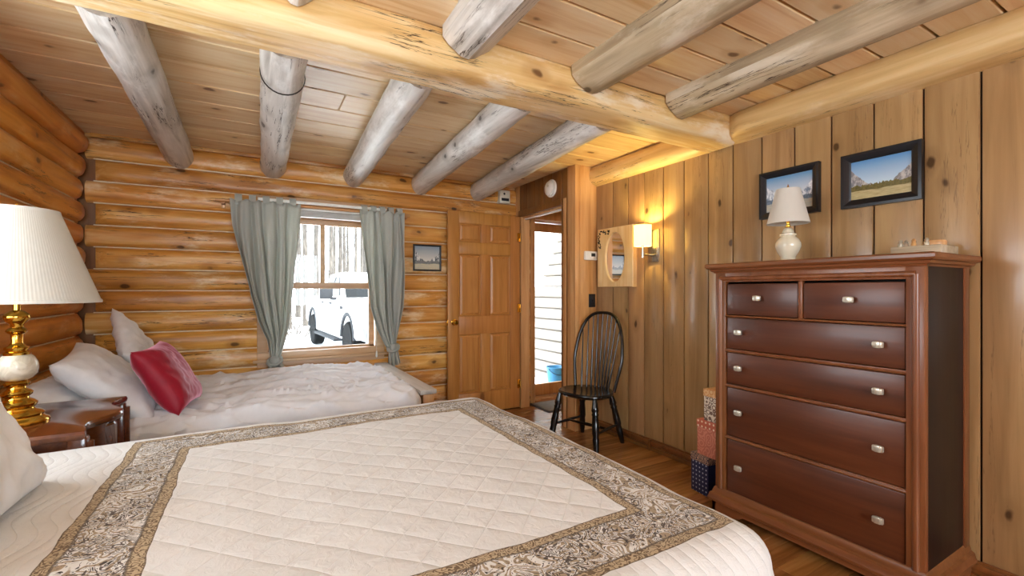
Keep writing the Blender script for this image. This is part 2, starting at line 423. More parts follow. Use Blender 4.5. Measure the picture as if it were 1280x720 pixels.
# ceiling ----------------------------------------------------------
b = MB()
ys = [YF - .1 + .205 * k for k in range(60)]
ys = [q for q in ys if q < 1.95] + [1.92 + .262 * k for k in range(10)]
for a, c in zip(ys, ys[1:]):
    x = -1.2
    for cut in ([.9 + random.uniform(-.6, .6), 4.5] if random.random() < .2 else [4.5]):
        b.box((x + .001, a + .0045, CZ), (cut - .001, c - .0045, CZ + .03), .005, seg=1); x = cut
b.box((-1.3, YF - .1, CZ + .025), (4.5, 4.6, CZ + .1), mi=1)
struct(b.build('ceiling', [M['ceiling'], M['gap']]))

# log walls --------------------------------------------------------
def log_course(b, axis, a0, a1, z0, seam, sign, bulge, depth, seed, mi=0, lump=.006, endround=(0, 0), n=None):
    """one log along axis; the rounded face looks to sign, its seam plane at `seam`, flat behind"""
    L = a1 - a0; n = n or max(4, int(L / .07)); rings = []
    for i in range(n + 1):
        a = a0 + L * i / n; r = []
        e = 1.0
        for side, er in ((0, endround[0]), (1, endround[1])):
            if er:
                dd = (a - a0) if side == 0 else (a1 - a)
                if dd < er: e = min(e, math.sqrt(max(0, 1 - (1 - dd / er) ** 2)) * .999 + .001)
        for j in range(11):
            t = -1 + 2 * j / 10
            h = bulge * math.sqrt(max(0, 1 - abs(t) ** 2.4))
            h += lump * (nz(a * 2.2, seed * 7.3 + t * .8, 1.3) + .6 * nz(a * 6, seed * 3.1 + t * 2, 4.3))
            h *= e if endround != (0, 0) else 1
            zz = z0 + CH / 2 + (CH / 2 - .002) * t + (.003 * nz(a * 1.5, seed * 5.5, 9) if abs(t) < .99 else 0)
            r.append((a, seam + sign * h, zz) if axis == 'X' else (seam + sign * h, a, zz))
        for t in (1, -1):
            zz = z0 + CH / 2 + (CH / 2 - .002) * t
            r.append((a, seam - sign * depth, zz) if axis == 'X' else (seam - sign * depth, a, zz))
        rings.append(r)
    b.loft(rings, mi)
def chink_strip(b, axis, a0, a1, z, seam, sign, mi, r=.0065, n=None):
    L = a1 - a0; n = n or max(3, int(L / .12)); pts = []
    for i in range(n + 1):
        a = a0 + L * i / n; q = seam + sign * (.003 + .002 * nz(a * 3, z * 9, 2)); zz = z + .003 * nz(a * 2, z * 5, 7)
        pts.append((a, q, zz) if axis == 'X' else (q, a, zz))
    b.tube(pts, r, 6, mi)

WX0, WX1, WZ0, WZ1 = .03, 1.06, .624, 2.028       # window hole
DX0, DX1, DZ1 = 2.66, 3.66, 2.16                  # outside door hole
b = MB()
for k in range(15):
    z0 = k * CH; spans = [(-1.02, 2.66 if z0 < DZ1 - .02 else 4.4), (3.66, 4.4)] if z0 < DZ1 - .02 else [(-1.02, 4.4)]
    out = []
    for s0, s1 in spans:
        if z0 + CH / 2 > WZ0 and z0 + CH / 2 < WZ1 and s0 < WX0 < s1: out += [(s0, WX0), (WX1, s1)]
        else: out.append((s0, s1))
    for s0, s1 in out:
        short = (k % 2 == 1) and s0 < -.9
        log_course(b, 'X', s0 + (.05 if short else 0), s1, z0, YB, -1, .036 + .006 * nz(k * 3.3, 1), .22, k + s0,
                   endround=(.05 if short else 0, 0))
        if k: chink_strip(b, 'X', max(s0, -.98), s1, z0, YB, -1, 1, .0045)
b.box((-1.3, YB + .01, 15 * CH - .005), (4.4, YB + .22, CZ + .02), mi=0)
b.box((-1.0, YB - .015, 15 * CH - .004), (2.46, YB + .02, CZ), .003, mi=0)
b.box((-1.28, YB + .03, 0), (-.94, YB + .22, CZ), mi=2)
struct(b.build('wall_back', [M['log_back'], M['chink'], M['header']], smooth=50))

# unseen opening added in the left wall for a fill lamp
LY0, LY1, LZ0, LZ1 = .75, 2.25, 7 * CH, 13 * CH
b = MB()
for k in range(15):
    z0 = k * CH
    out = [(YF - .1, LY0), (LY1, 4.2)] if LZ0 - .01 <= z0 < LZ1 - .01 else [(YF - .1, 4.2)]
    for s0, s1 in out:
        top = k == 14
        log_course(b, 'Y', s0, s1 + (.05 if k % 2 else .03), z0, XL, 1, (.052 if not top else .075) + .012 * nz(k * 2.1, 5), .2, k * 1.7 + 40 + s0, lump=.008,
                   endround=(0, .05))
        if k: chink_strip(b, 'Y', s0, s1 - .05, z0, XL, 1, 1, .0055)
b.box((XL - .2, YF - .1, 15 * CH - .005), (XL + .03, 4.3, CZ + .02), .003)
for a0, a1, c0, c1 in ((YF - .1, LY0, 0, CZ), (LY1, 4.3, 0, CZ), (LY0, LY1, 0, LZ0), (LY0, LY1, LZ1, CZ)): b.box((XL - .2, a0, c0), (XL - .02, a1, c1), mi=2)
struct(b.build('wall_left', [M['log_left'], M['chink'], M['gap']], smooth=50))

# right wall of upright boards --------------------------------------
edges = [3.20, 2.978, 2.795, 2.616, 2.421, 2.229, 2.029, 1.844, 1.651, 1.457, 1.265, 1.072, .877, .684, .43, .2, -.02, -.24, -.45, -.66, -.88, -1.1, -1.35, -1.6, -1.82, -2.05, -2.3, -2.5, -2.75, -3.02]
b = MB()
for a, c in zip(edges, edges[1:]):
    b.box((XR, c + .0035, 0), (XR + .02, a - .0035, CZ), .005, seg=2)
b.box((XR + .012, YF - .1, 0), (XR + .1, 3.2, CZ), mi=1)
struct(b.build('wall_right', [M['board'], M['gap']]))

# wall behind the camera, with an opening added for a fill lamp
FX0, FX1_ = -.85, 1.35
b = MB()
x = -1.05
while x < 2.75:
    x1 = min(x + .2, 2.78) - .003
    if FX0 - .02 <= x < FX1_ - .02:
        b.box((x + .003, YF - .02, 0), (x1, YF, .9), .005, seg=1); b.box((x + .003, YF - .02, 2.1), (x1, YF, CZ), .005, seg=1)
    else: b.box((x + .003, YF - .02, 0), (x1, YF, CZ), .005, seg=1)
    x += .2
for x0, x1, z0, z1 in ((-1.2, FX0, 0, CZ), (FX1_, 2.8, 0, CZ), (FX0, FX1_, 0, .9), (FX0, FX1_, 2.1, CZ)): b.box((x0, YF - .1, z0), (x1, YF - .015, z1), mi=1)
struct(b.build('wall_front', [M['board'], M['gap']]))

# partition with the doorway, and the little hall behind it
PX, PT = 2.47, .1
OY0, OY1, OZ = 3.40, 4.135, 2.035
b = MB()
yy = [3.2, 3.26]
b.box((PX, 3.19, 0), (PX + PT, 3.30, CZ), .003)                       # corner board
b.box((PX + .006, 3.298, 0), (PX + PT, OY0, CZ), .003, mi=2)
b.box((PX + .002, OY0 - .075, 0), (PX + .012, OY0 - .03, OZ + .06), .004)
for k in range(5):                                                    # header boards
    a0 = OY0 + k * .15; a1 = min(a0 + .15, YB - .03)
    b.box((PX + .004, a0 + .001, OZ), (PX + PT, a1 - .001, CZ), .003, mi=2)
b.box((PX + .004, OY1, 0), (PX + PT, YB - .02, CZ), .003)
b.box((PX - .012, OY0 - .02, OZ - .004), (PX + .006, OY1 + .02, OZ + .06), .004, mi=2)
# return face towards the camera
b.box((PX + .085, 3.19, 0), (PX + .093, 3.2, CZ), mi=1)
b.box((PX + .06, 3.188, 0), (XR - .002, 3.215, CZ), .004)
b.box((PX, 3.186, 0), (PX + .058, 3.2, CZ), .004)
b.box((XR - .1, 3.21, 0), (4.3, 3.30, CZ), .003)                      # hall side
struct(b.build('wall_partition', [M['pine_v'], M['gap'], M['header']]))
b = MB()
b.box((4.2, 3.2, 0), (4.3, 4.3, CZ), .003)
struct(b.build('wall_hall', M['pine_v']))
b = MB()
b.box((PX + .003, OY1 - .02, 0), (PX + PT + .01, OY1, OZ), .003)
b.box((PX + .02, OY0, 0), (PX + PT + .01, OY0 + .02, OZ), .003)
b.box((PX + .02, OY0, OZ - .02), (PX + PT + .01, OY1, OZ), .003)
b.box((PX + .045, OY0 + .02, OZ - .032), (PX + .07, OY1 - .02, OZ - .018), .002, mi=1)
struct(b.build('trim_3', [M['pine_v'], M['white']]))

# trims at the right wall's head ------------------------------------
def trimlog(name, y0, y1, r0, r1, flat, seed):
    b = MB(); n = int((y1 - y0) / .06); rings = []
    z0, z1 = 2.195, CZ + .02
    for i in range(n + 1):
        a = y0 + (y1 - y0) * i / n; r = []
        e = 1.0
        dd = y1 - a
        if dd < .09 and flat: e = .55 + .45 * dd / .09
        for j in range(13):
            t = -1 + 2 * j / 12
            h = (r1 * math.sqrt(max(0, 1 - abs(t) ** (4 if flat else 2.2)))) * e + .005 * nz(a * 3, seed + t, 3) + .003 * nz(a * 9, seed + t * 3, 8)
            r.append((XR - .002 - max(h, 0), a, (z0 + z1) / 2 + (z1 - z0) / 2 * t * (.92 + .08 * e)))
        r += [(XR + .02, a, z1), (XR + .02, a, z0)]
        rings.append(r)
    b.loft(rings); return struct(b.build(name, M['trimlog'], smooth=45))
trimlog('trim_1', 2.0, 3.19, 0, .085, False, 3)
trimlog('trim_2', YF, 1.84, 0, .13, True, 11)

# baseboard ------------------------------------------------------------
b = MB()
b.box((XR - .014, YF, 0), (XR, 3.19, .085), .003)
b.box((XR - .03, YF, .0), (XR - .012, 3.19, .03), .006)
b.box((XR - .026, YF, .048), (XR - .012, 3.19, .075), .006)
b.box((XR - .036, 2.52, .0), (XR - .01, 2.545, .08), .003)
struct(b.build('baseboard_right', M['header']))

# ------------------------------------------------------------------ beam and rafters
def hewn(b, pts, prof, lump, seed, mi=0, n=40, freq=3):
    p0, p1 = Vector(pts[0]), Vector(pts[1]); t = (p1 - p0).normalized()
    s = t.cross(Vector((0, 0, 1))).normalized(); u = Vector((0, 0, 1)); rings = []
    for i in range(n + 1):
        f = i / n; p = p0.lerp(p1, f); a = f * (p1 - p0).length; r = []
        for (q, w) in prof:
            k = 1 + lump * (nz(a * freq, seed + q * 6, w * 6) + .5 * nz(a * freq * 3, seed + q * 14, w * 14))
            r.append(p + s * q * k + u * w * k)
        rings.append(r)
    b.loft(rings, mi)
def roundrect(w, h, r, n=5, off=(0, 0)):
    o = []
    for cx, cy, a0 in ((w / 2 - r, h / 2 - r, 0), (-w / 2 + r, h / 2 - r, 90), (-w / 2 + r, -h / 2 + r, 180), (w / 2 - r, -h / 2 + r, 270)):
        for k in range(n + 1):
            a = rad(a0 + 90 * k / n); o.append((cx + r * math.cos(a) + off[0], cy + r * math.sin(a) + off[1]))
    # densify the flats
    d = []
    for i in range(len(o)):
        p, q = o[i], o[(i + 1) % len(o)]; L = math.hypot(q[0] - p[0], q[1] - p[1]); m = max(1, int(L / .04))
        for k in range(m): d.append((p[0] + (q[0] - p[0]) * k / m, p[1] + (q[1] - p[1]) * k / m))
    return d
b = MB()
hewn(b, ((-1.06, 1.925, 2.285), (2.70, 1.925, 2.285)), roundrect(.25, .19, .045), .035, 2.0, n=90)
bo = tag(b.build('ceiling_beam', M['log_beam'], smooth=50), 'thick hewn honey coloured beam crossing the ceiling from wall to wall', 'beam', kind='thing')

def circ(r, n=20, fx=1, fy=1): return [(r * fx * math.cos(2 * PI * i / n), r * fy * math.sin(2 * PI * i / n)) for i in range(n)]
lab = ['round grey log rafter nearest the log wall beside the lamp', 'round grey log rafter with a saw cut round it near the beam',
       'round grey log rafter ending above the right half of the window', 'round grey log rafter above the small snowy picture', 'round grey log rafter passing beside the round smoke detector']
for i, (x0, x1) in enumerate(((-.46, -.485), (.12, .147), (.685, .79), (1.257, 1.41), (1.815, 2.03))):
    b = MB(); hewn(b, ((x0, 2.063, 2.294), (x1, 4.30, 2.272)), circ(.094), .07, 5 + i * 3, n=50, freq=4)
    if i == 1:
        pass
    o = b.build('ceiling_rafter', M['rafter'], smooth=60)
    tag(o, lab[i], 'rafter', 'round log rafters between the beam and the back wall', 'thing')
    if i == 1:
        q = MB(); rr = []
        c = Vector((.124, 2.40, 2.274)); q.lathe([(.0935, -.004), (.0975, -.004), (.0975, .004), (.0935, .004)], 28, M=T(*c) @ R('X', 90), caps=False)
        q.build('saw_cut', M['gap'], o)
lab = ['flat-faced log rafter on the camera side of the beam, only its tip in view', 'short grey-faced log rafter near the middle of the ceiling, camera side of beam', 'flattened log rafter on the camera side of the beam, second from the right wall',
       'flattened log rafter on the camera side of the beam, next to the right wall']
for i, (x, w, zb) in enumerate(((.14, .17, 2.27), (.81, .24, 2.25), (1.5, .27, 2.25), (2.165, .26, 2.245))):
    h = CZ - zb + .02
    prof = [(-w / 2, h), (-w / 2, h * .62), (-w / 2 + .02, h * .45), (-w * .12, .012), (0, 0), (w * .14, .004), (w / 2 - .03, h * .3), (w / 2 - .004, h * .5), (w / 2, h)]
    d = []
    for k in range(len(prof)):
        p, q = prof[k], prof[(k + 1) % len(prof)]
        for m in range(3): d.append((p[0] + (q[0] - p[0]) * m / 3, p[1] + (q[1] - p[1]) * m / 3))
    b = MB(); hewn(b, ((x, 1.793, zb), (x, YF, zb)), d, .05, 30 + i * 4, n=60, freq=2)
    tag(b.build('ceiling_rafter', M['rafter'] if i < 2 else M['rafter_tan'], smooth=28), lab[i], 'rafter', 'flattened log rafters on the camera side of the beam', 'thing')

# ------------------------------------------------------------------ window 1
w = thing('window_1', 'double-hung wooden window looking out at a white pickup', 'window', (0.545, 4.28, 0), kind='structure')
b = MB()
hw = .515
b.box((-hw, -.035, .595), (hw, .22, .66), .004)               # bottom casing / sill
b.box((-hw - .03, -.07, .655), (hw + .03, .03, .68), .006)
b.box((-hw, -.05, .68), (hw, .02, .735), .004)
for s in (-1, 1):
    b.box((s * hw, -.045, .66), (s * (hw - .075), .0, 1.95), .004)
    b.box((s * hw, -.01, .66), (s * (hw - .03), .22, 1.95), .003)
b.box((-hw, -.045, 1.885), (hw, .22, 1.955), .004); b.box((-hw - .03, -.03, 1.95), (hw + .03, .2, 2.045), .004)
b.build('window_frame', M['casing'], w)
iw = .445
def sash(name, z0, z1, y, mull):
    q = MB(); st = .05
    for s in (-1, 1): q.box((s * iw, y, z0), (s * (iw - st), y + .035, z1), .004)
    q.box((-iw, y, z0), (iw, y + .035, z0 + st), .004); q.box((-iw, y, z1 - st), (iw, y + .035, z1), .004)
    if mull: q.box((-.02, y + .004, z0 + st), (.02, y + .031, z1 - st), .003)
    o = q.build(name, M['casing'], w)
    g = MB(); g.box((-iw + st - .004, y + .014, z0 + st - .004), (iw - st + .004, y + .018, z1 - st + .004)); g.build('glass', M['glass'], o, smooth=0)
sash('lower_sash', .70, 1.315, .05, False)
sash('upper_sash', 1.27, 1.885, .09, True)

bl = thing('window_blind', 'white window blind drawn up to its headrail behind the curtains', 'blind', (0.545, 4.28, 0))
b = MB(); b.box((-.47, -.095, 1.925), (.47, -.048, 1.96), .004); b.build('headrail', M['white'], bl)
b = MB()
for k in range(6): b.box((-.465, -.094, 1.872 + k * .0085), (.465, -.05, 1.877 + k * .0085), .001, seg=1)
b.build('slat_stack', M['white'], bl)
for s, zz in ((-.43, .68), (.437, .7)):
    b = MB(); b.tube([(s, -.075, 1.93), (s, -.076, 1.4), (s, -.08, zz)], .0018, 6); c = b.build('cord', M['offwhite'], bl)
    b = MB(); b.lathe([(.003, .03), (.007, .02), (.009, -.02), (.006, -.03)], 12, M=T(s, -.08, zz - .03)); b.build('tassel', M['white'], c)

# curtain rod
rd = thing('curtain_rod', 'curtain rod mounted on the log wall over the window', 'curtain rod', (0, 4.10, 1.965))
b = MB(); b.tube([(-.25, 0.03, -.02), (.4, 0.028, -.016), (1.27, .03, -.02)], .012, 10); b.lathe([(.012, 0), (.011, .02), (.002, .06)], 10, M=T(-.25, .03, -.02) @ R('Y', -90)); b.build('wooden_pole', M['pine_h'], rd)
b = MB(); b.box((.035, -.012, -.004), (1.045, -.004, .02), .003); b.box((.035, -.012, -.004), (.043, .12, .02), .002); b.box((1.037, -.012, -.004), (1.045, .12, .02), .002); b.build('white_rod', M['rod'], rd)
for x in (-.2, 1.235):
    b = MB(); b.box((x - .012, .03, -.045), (x + .012, .13, -.03), .003); b.box((x - .012, .105, -.07), (x + .012, .13, .01), .003); b.build('bracket', M['pine_h'], rd)

def lerpk(keys, v):
    for (a, p), (c, q) in zip(keys, keys[1:]):
        if v <= c:
            f = (v - a) / (c - a); f = f * f * (3 - 2 * f) if 0 else f
            return p + (q - p) * f
    return keys[-1][1]
def curtain_panel(name, label, keysL, keysR, ztop, knot, ztail, tails, nfold, seed, tabs):
    cu = thing(name, label, 'curtain', (0, 4.10, 0))
    b = MB(); zk = knot[2]
    def fn(u, v):
        z = ztop + (zk - ztop) * v
        xl, xr = lerpk(keysL, z), lerpk(keysR, z)
        uu = u + .06 * nz(u * 4, z * 1.2, seed)
        x = xl + (xr - xl) * uu
        wd = abs(xr - xl)
        amp = (.012 + .022 * min(1, v * 2.5)) * (1 if v < .85 else max(.3, (1 - v) / .15 * .7 + .3))
        ph = nfold * 2 * PI * (u + .04 * nz(u * 3, z * 1.7, seed + 4))
        y = amp * (math.sin(ph) + .45 * math.sin(ph * 2.1 + 1.3 + seed)) + .02 * nz(u * 2, z * 2, seed) - .052 + .068 * v * v
        sag = (.02 * math.sin(u * PI * tabs) ** 2) if v < .02 else 0
        return (x + .006 * math.sin(ph * .5 + z * 6), y, z - sag)
    b.grid(fn, 120, 60)
    o = b.build('panel', M['curtain'], cu, smooth=80, fix=False)
    sd = o.modifiers.new('thick', 'SOLIDIFY'); sd.thickness = .003
    # tabs over the rod
    xl, xr = lerpk(keysL, ztop), lerpk(keysR, ztop)
    for k in range(tabs):
        q = MB(); x = xl + (xr - xl) * (k + .5) / tabs; hw_ = .024
        prof = [(-.044, -.04), (-.036, .0), (-.022, .036), (-.002, .046), (.02, .038), (.06, .0), (.064, -.03)]
        r = [[(x + s * hw_, py, ztop + pz) for py, pz in prof] + [(x + s * hw_, py * .9, ztop + pz - .004) for py, pz in prof[::-1]] for s in (-1, 1)]
        q.loft(r); q.build('tab', M['curtain'], cu)
    # the knot: a wrap round the gathered cloth, then the tail
    q = MB()
    pts = [(knot[0] + .046 * math.cos(a) , .018 + .036 * math.sin(a), knot[2] - .012 + .02 * math.sin(a + .6) - .012 * k / 14) for k, a in enumerate([i * 2 * PI / 12 for i in range(16)])]
    q.tube(pts, [.02 + .01 * math.sin(i * .5) for i in range(16)], 10, up=(0, 0, 1), flat=.8)
    q.lathe([(.012, .05), (.038, .03), (.044, 0), (.036, -.03), (.012, -.045)], 14, M=T(knot[0], .02, knot[2] - .01))
    q.build('knot', M['curtain'], cu, smooth=80)
    q = MB()
    def ft(u, v):
        z = zk - .02 + (ztail - zk + .02) * v; wd = .035 + (tails - .035) * math.sqrt(v)
        return (knot[0] + (u - .5) * 2 * wd + .012 * v, .02 + .02 * math.sin(u * 2 * PI * 3 + seed) * (.3 + v), z - .02 * math.sin(u * 5) * v)
    q.grid(ft, 40, 12); o = q.build('tail', M['curtain'], cu, smooth=80, fix=False)
    sd = o.modifiers.new('thick', 'SOLIDIFY'); sd.thickness = .003
curtain_panel('curtain', 'grey-green tab-top curtain on the left of the window, knotted at the bottom',
              [(.7, .13), (.85, .105), (1.0, .035), (1.2, -.025), (1.45, -.075), (1.75, -.13), (1.96, -.145)],
              [(.7, .185), (.85, .225), (1.0, .262), (1.3, .295), (1.6, .315), (1.96, .33)], 1.955, (.155, 0, .69), .61, .06, 5, 2, 5)
curtain_panel('curtain', 'grey-green tab-top curtain right of the window, its knotted tail touching the log wall',
              [(.72, 1.06), (.78, 1.03), (.9, .965), (1.1, .89), (1.4, .855), (1.7, .83), (1.96, .81)],
              [(.72, 1.13), (.85, 1.15), (1.1, 1.19), (1.5, 1.205), (1.96, 1.2)], 1.955, (1.115, 0, .735), .56, .055, 4.5, 9, 5)

# ------------------------------------------------------------------ six panel door (open flat against the back wall)
d = thing('door_1', 'six-panel pine door standing open against the log wall', 'door', (2.46, 4.125, .012), kind='structure')
DW, DH, DT = .81, 2.02, .035
b = MB()
def dbox(x0, x1, z0, z1, y0=0, y1=DT, bev=.003): b.box((-x1, y0, z0), (-x0, y1, z1), bev)
st = .115; cs = .1
dbox(0, st, 0, DH); dbox(DW - st, DW, 0, DH)
rails = [(0, .21), (.80, .98), (1.60, 1.72), (DH - .115, DH)]
for a, c in rails: dbox(st - .002, DW - st + .002, a, c)
for a, c in ((.21, .80), (.98, 1.60), (1.72, DH - .115)): dbox(DW / 2 - cs / 2, DW / 2 + cs / 2, a - .002, c + .002)
b.build('door_frame_boards', M['door'], d)
for a, c in ((.21, .80), (.98, 1.60), (1.72, DH - .115)):
    for x0, x1 in ((st, DW / 2 - cs / 2), (DW / 2 + cs / 2, DW - st)):
        b = MB()
        b.box((-x1 - .004, .012, a - .004), (-x0 + .004, DT - .008, c + .004), 0)
        m = .028
        rr = []
        for (ins, yy_) in ((0, .013), (.006, .006), (.012, .0125), (.014, .0125), (m + .006, .004)):
            rr.append([(-x1 + ins, yy_, a + ins), (-x0 - ins, yy_, a + ins), (-x0 - ins, yy_, c - ins), (-x1 + ins, yy_, c - ins)])
        b.loft(rr, caps=True)
        b.build('panel', M['door'], d, smooth=20)
kx, kz = -DW + .06, .925
kn = MB(); kn.lathe([(.03, 0), (.03, .004), (.012, .008), (.011, .03), (.02, .036), (.026, .046), (.026, .056), (.018, .066), (.002, .068)], 24, M=T(kx, 0, kz) @ R('X', 90)); kn.build('knob', M['brass'], d)
kn = MB(); kn.lathe([(.03, 0), (.03, .004), (.012, .008), (.011, .03), (.02, .036), (.024, .044), (.002, .052)], 24, M=T(kx, DT, kz) @ R('X', -90)); kn.build('knob', M['brass'], d)
kn = MB(); kn.box((-DW - .002, .006, kz - .03), (-DW + .002, .03, kz + .03), .001); kn.box((-DW - .012, .012, kz - .008), (-DW, .024, kz + .008), .003); kn.build('latch', M['brass'], d)
for z in (.25, 1.05, 1.8):
    b = MB(); b.tube([(.004, -.004, z - .045), (.004, -.004, z + .045)], .006, 10); b.box((-.03, -.001, z - .045), (0, .003, z + .045), .001); b.build('hinge', M['brass'], d)

# ------------------------------------------------------------------ outside glass door in the hall
d = thing('door_2', 'glazed wooden outer door at the end of the hall', 'door', (2.72, 4.44, .02), kind='structure')
b = MB(); W2, H2 = .9, 2.02
b.box((0, 0, 0), (.12, .04, H2), .004); b.box((W2 - .12, 0, 0), (W2, .04, H2), .004)
b.box((.118, 0, 0), (W2 - .118, .04, .13), .004); b.box((.118, 0, H2 - .1), (W2 - .118, .04, H2), .004)
b.build('door_stiles', M['pine_v'], d)
b = MB(); b.box((.115, .016, .125), (W2 - .115, .022, H2 - .095)); b.build('glass', M['glass'], d, smooth=0)
for z in (.09, H2 - .06):
    b = MB(); b.box((.0, -.006, z - .012), (.06, .002, z + .012), .002); b.build('hinge', M['black'], d)
b = MB()
b.box((DX0 - .005, 4.22, 0), (2.715, 4.5, DZ1), .003); b.box((3.625, 4.22, 0), (DX1 + .02, 4.5, DZ1), .003)
b.box((2.66, 4.24, 2.045), (3.66, 4.5, 2.18), .003, mi=0); b.box((2.715, 4.3, -.01), (3.625, 4.5, .018), .003)
struct(b.build('trim_4', M['pine_v']))
mt = thing('doormat', 'grey doormat on the hall floor before the glazed outer door', 'doormat', (2.95, 4.02, .0))
b = MB(); b.box((-.33, -.2, .0), (.36, .2, .006), .002); b.build('border', M['dmatedge'], mt)
b = MB(); b.box((-.3, -.17, .005), (.33, .17, .012), .004); b.build('pile', M['mat'], mt)

# ------------------------------------------------------------------ small wall fittings
sdt = thing('smoke_detector', 'round white smoke detector on the dark header over the doorway', 'smoke detector', (PX + .004, 3.555, 2.222))
b = MB(); b.lathe([(.085, 0), (.085, .01), (.08, .016), (.03, .018)], 36, M=R('Y', -90)); b.build('base', M['white'], sdt)
b = MB(); b.lathe([(.07, .012), (.068, .03), (.055, .04), (.02, .043), (.001, .043)], 36, M=T(0, .008, 0) @ R('Y', -90)); b.build('cover', M['white'], sdt)
b = MB(); b.lathe([(.012, .04), (.01, .047), (.001, .048)], 16, M=R('Y', -90) @ T(.02, 0, 0)); b.build('button', M['offwhite'], sdt)
al = thing('alarm_box', 'small cream box with a dark slot on the log wall above the pine door', 'wall box', (2.315, 4.225, 2.24))  # alarm box on the logs above the door
b = MB(); b.box((-.062, -.045, -.07), (.062, .04, .07), .01); b.build('housing', M['offwhite'], al)
b = MB(); b.box((-.045, -.048, -.045), (.045, -.04, -.015), .003); b.lathe([(.012, 0), (.001, .004)], 12, M=T(-.01, -.045, .03) @ R('X', 90)); b.build('slot', M['black'], al)
th = thing('thermostat', 'white thermostat on the narrow return wall beside the mirror', 'thermostat', (2.637, 3.188, 1.562))
b = MB(); b.box((-.072, -.028, -.04), (.072, 0, .04), .008); b.build('housing', M['white'], th)
b = MB(); b.box((-.005, -.031, -.008), (.04, -.026, .022), .002); b.build('display', M['cartrim'], th)
b = MB(); b.box((.045, -.032, -.028), (.06, -.026, -.014), .002); b.box((.02, -.032, -.028), (.035, -.026, -.014), .002); b.build('button', M['offwhite'], th)
sw = thing('light_switch', 'dark light switch plate on the narrow return wall behind the chair', 'light switch', (2.66, 3.188, 1.158))
b = MB(); b.box((-.036, -.008, -.06), (.036, 0, .06), .004); b.build('plate', M['black'], sw)
b = MB(); b.box((-.006, -.02, -.012), (.006, -.006, .014), .003); b.build('toggle', M['black'], sw)

# ------------------------------------------------------------------ pictures
def picture_frame(name, label, W, H, bw, bd, loc, rz, imat, tilt=0):
    t = thing(name, label, 'picture', loc, rz)
    b = MB(); prof = [(0, 0), (0, bd), (bw * .3, bd * 1.05), (bw * .8, bd * .75), (bw, bd * .5), (bw, 0)]
    rings = []
    for ins, yy_ in prof + [prof[0]]:
        x, z = W / 2 - ins, H / 2 - ins
        rings.append([(-x, -yy_, -z), (x, -yy_, -z), (x, -yy_, z), (-x, -yy_, z)])
    b.loft(rings, caps=False); b.build('frame', M['black'], t, smooth=20)
    b = MB(); b.box((-W / 2 + bw - .003, -bd * .45, -H / 2 + bw - .003), (W / 2 - bw + .003, -.003, H / 2 - bw + .003)); b.build('print', imat, t, smooth=0)
    return t
MP1 = picture('valley_print', '#5b93c8', '#c6dbe8', '#7f7d80', '#c3bdb8', '#2b3118', '#8a7a3c', 1.7, .26, .19)
MP2 = picture('winter_mountain_print', '#6a9ac4', '#e4e6e6', '#7d8ba0', '#e8ecf0', '#26303c', '#8fa0b4', 5.2, .26, .19)
MP3 = picture('snowy_stream_print', '#8a98a4', '#d8d4c8', '#4a5158', '#e8e7e0', '#14171b', '#a8a8a4', 9.4, .24, .2)
picture_frame('framed_picture', 'black-framed landscape print of cliffs and meadow, beside the dresser lamp toward the camera', .333, .278, .042, .03, (XR, 1.04, 1.816), -PI / 2, MP1)
picture_frame('framed_picture', 'black-framed wintry mountain print partly hidden by the small dresser lamp', .335, .278, .038, .03, (XR, 1.482, 1.822), -PI / 2, MP2)
picture_frame('framed_picture', 'small black-framed snowy print on the log wall by the pine door', .28, .255, .016, .02, (1.468, 4.222, 1.565), 0, MP3)

# ------------------------------------------------------------------ mirror
mr = thing('wall_mirror', 'square pale pine board with an oval mirror set in it', 'mirror', (XR, 2.91, 1.535), -PI / 2)
b = MB(); W, H = .43, .51; n = 48
outer = []; inner = []; ax_, az_ =   .115, .208; cxm = .0
ca = math.atan2(H, W)
angs = sorted([2 * PI * k / 44 for k in range(44)] + [ca, PI - ca, PI + ca, 2 * PI - ca])
for a in angs:
    c, s = math.cos(a), math.sin(a)
    q = min(W / 2 / abs(c) if abs(c) > 1e-6 else 9, H / 2 / abs(s) if abs(s) > 1e-6 else 9)
    outer.append((q * c, q * s)); inner.append((ax_ * c + cxm, az_ * s))
rings = [[(x, 0, z) for x, z in outer], [(x, -.04, z) for x, z in outer], [(x * .985, -.045, z * .985) for x, z in outer], [(x * 1.05, -.045, z * 1.03) for x, z in inner], [(x, -.033, z) for x, z in inner], [(x, 0, z) for x, z in inner], [(x, 0, z) for x, z in outer]]
b.loft(rings, caps=False); b.build('board', M['pine_pale'], mr, smooth=30)
b = MB(); b.prism([(x * 1.01, z * 1.01) for x, z in inner], 0, .006, M=T(0, -.026, 0) @ R('X', 90)); b.build('mirror_glass', M['mirror'], mr, smooth=0)
b = MB()
random.seed(3)
for k in range(34):
    f = random.random(); px_, pz_ = (-.185 + .12 * f + random.uniform(-.012, .012), .225 + random.uniform(-.02, .012)) if k % 2 else (-.19 + random.uniform(-.014, .014), .22 - .14 * f)
    a = random.uniform(0, 360)
    b.loft([[(x, y_, z) for x, z in ((-.012, 0), (-.004, .005), (.006, .004), (.012, 0), (.006, -.004), (-.004, -.005))] for y_ in (0, -.002)], M=T(px_, -.0445, pz_) @ R('Y', a))
b.build('leaf_inlay', M['gap'], mr)

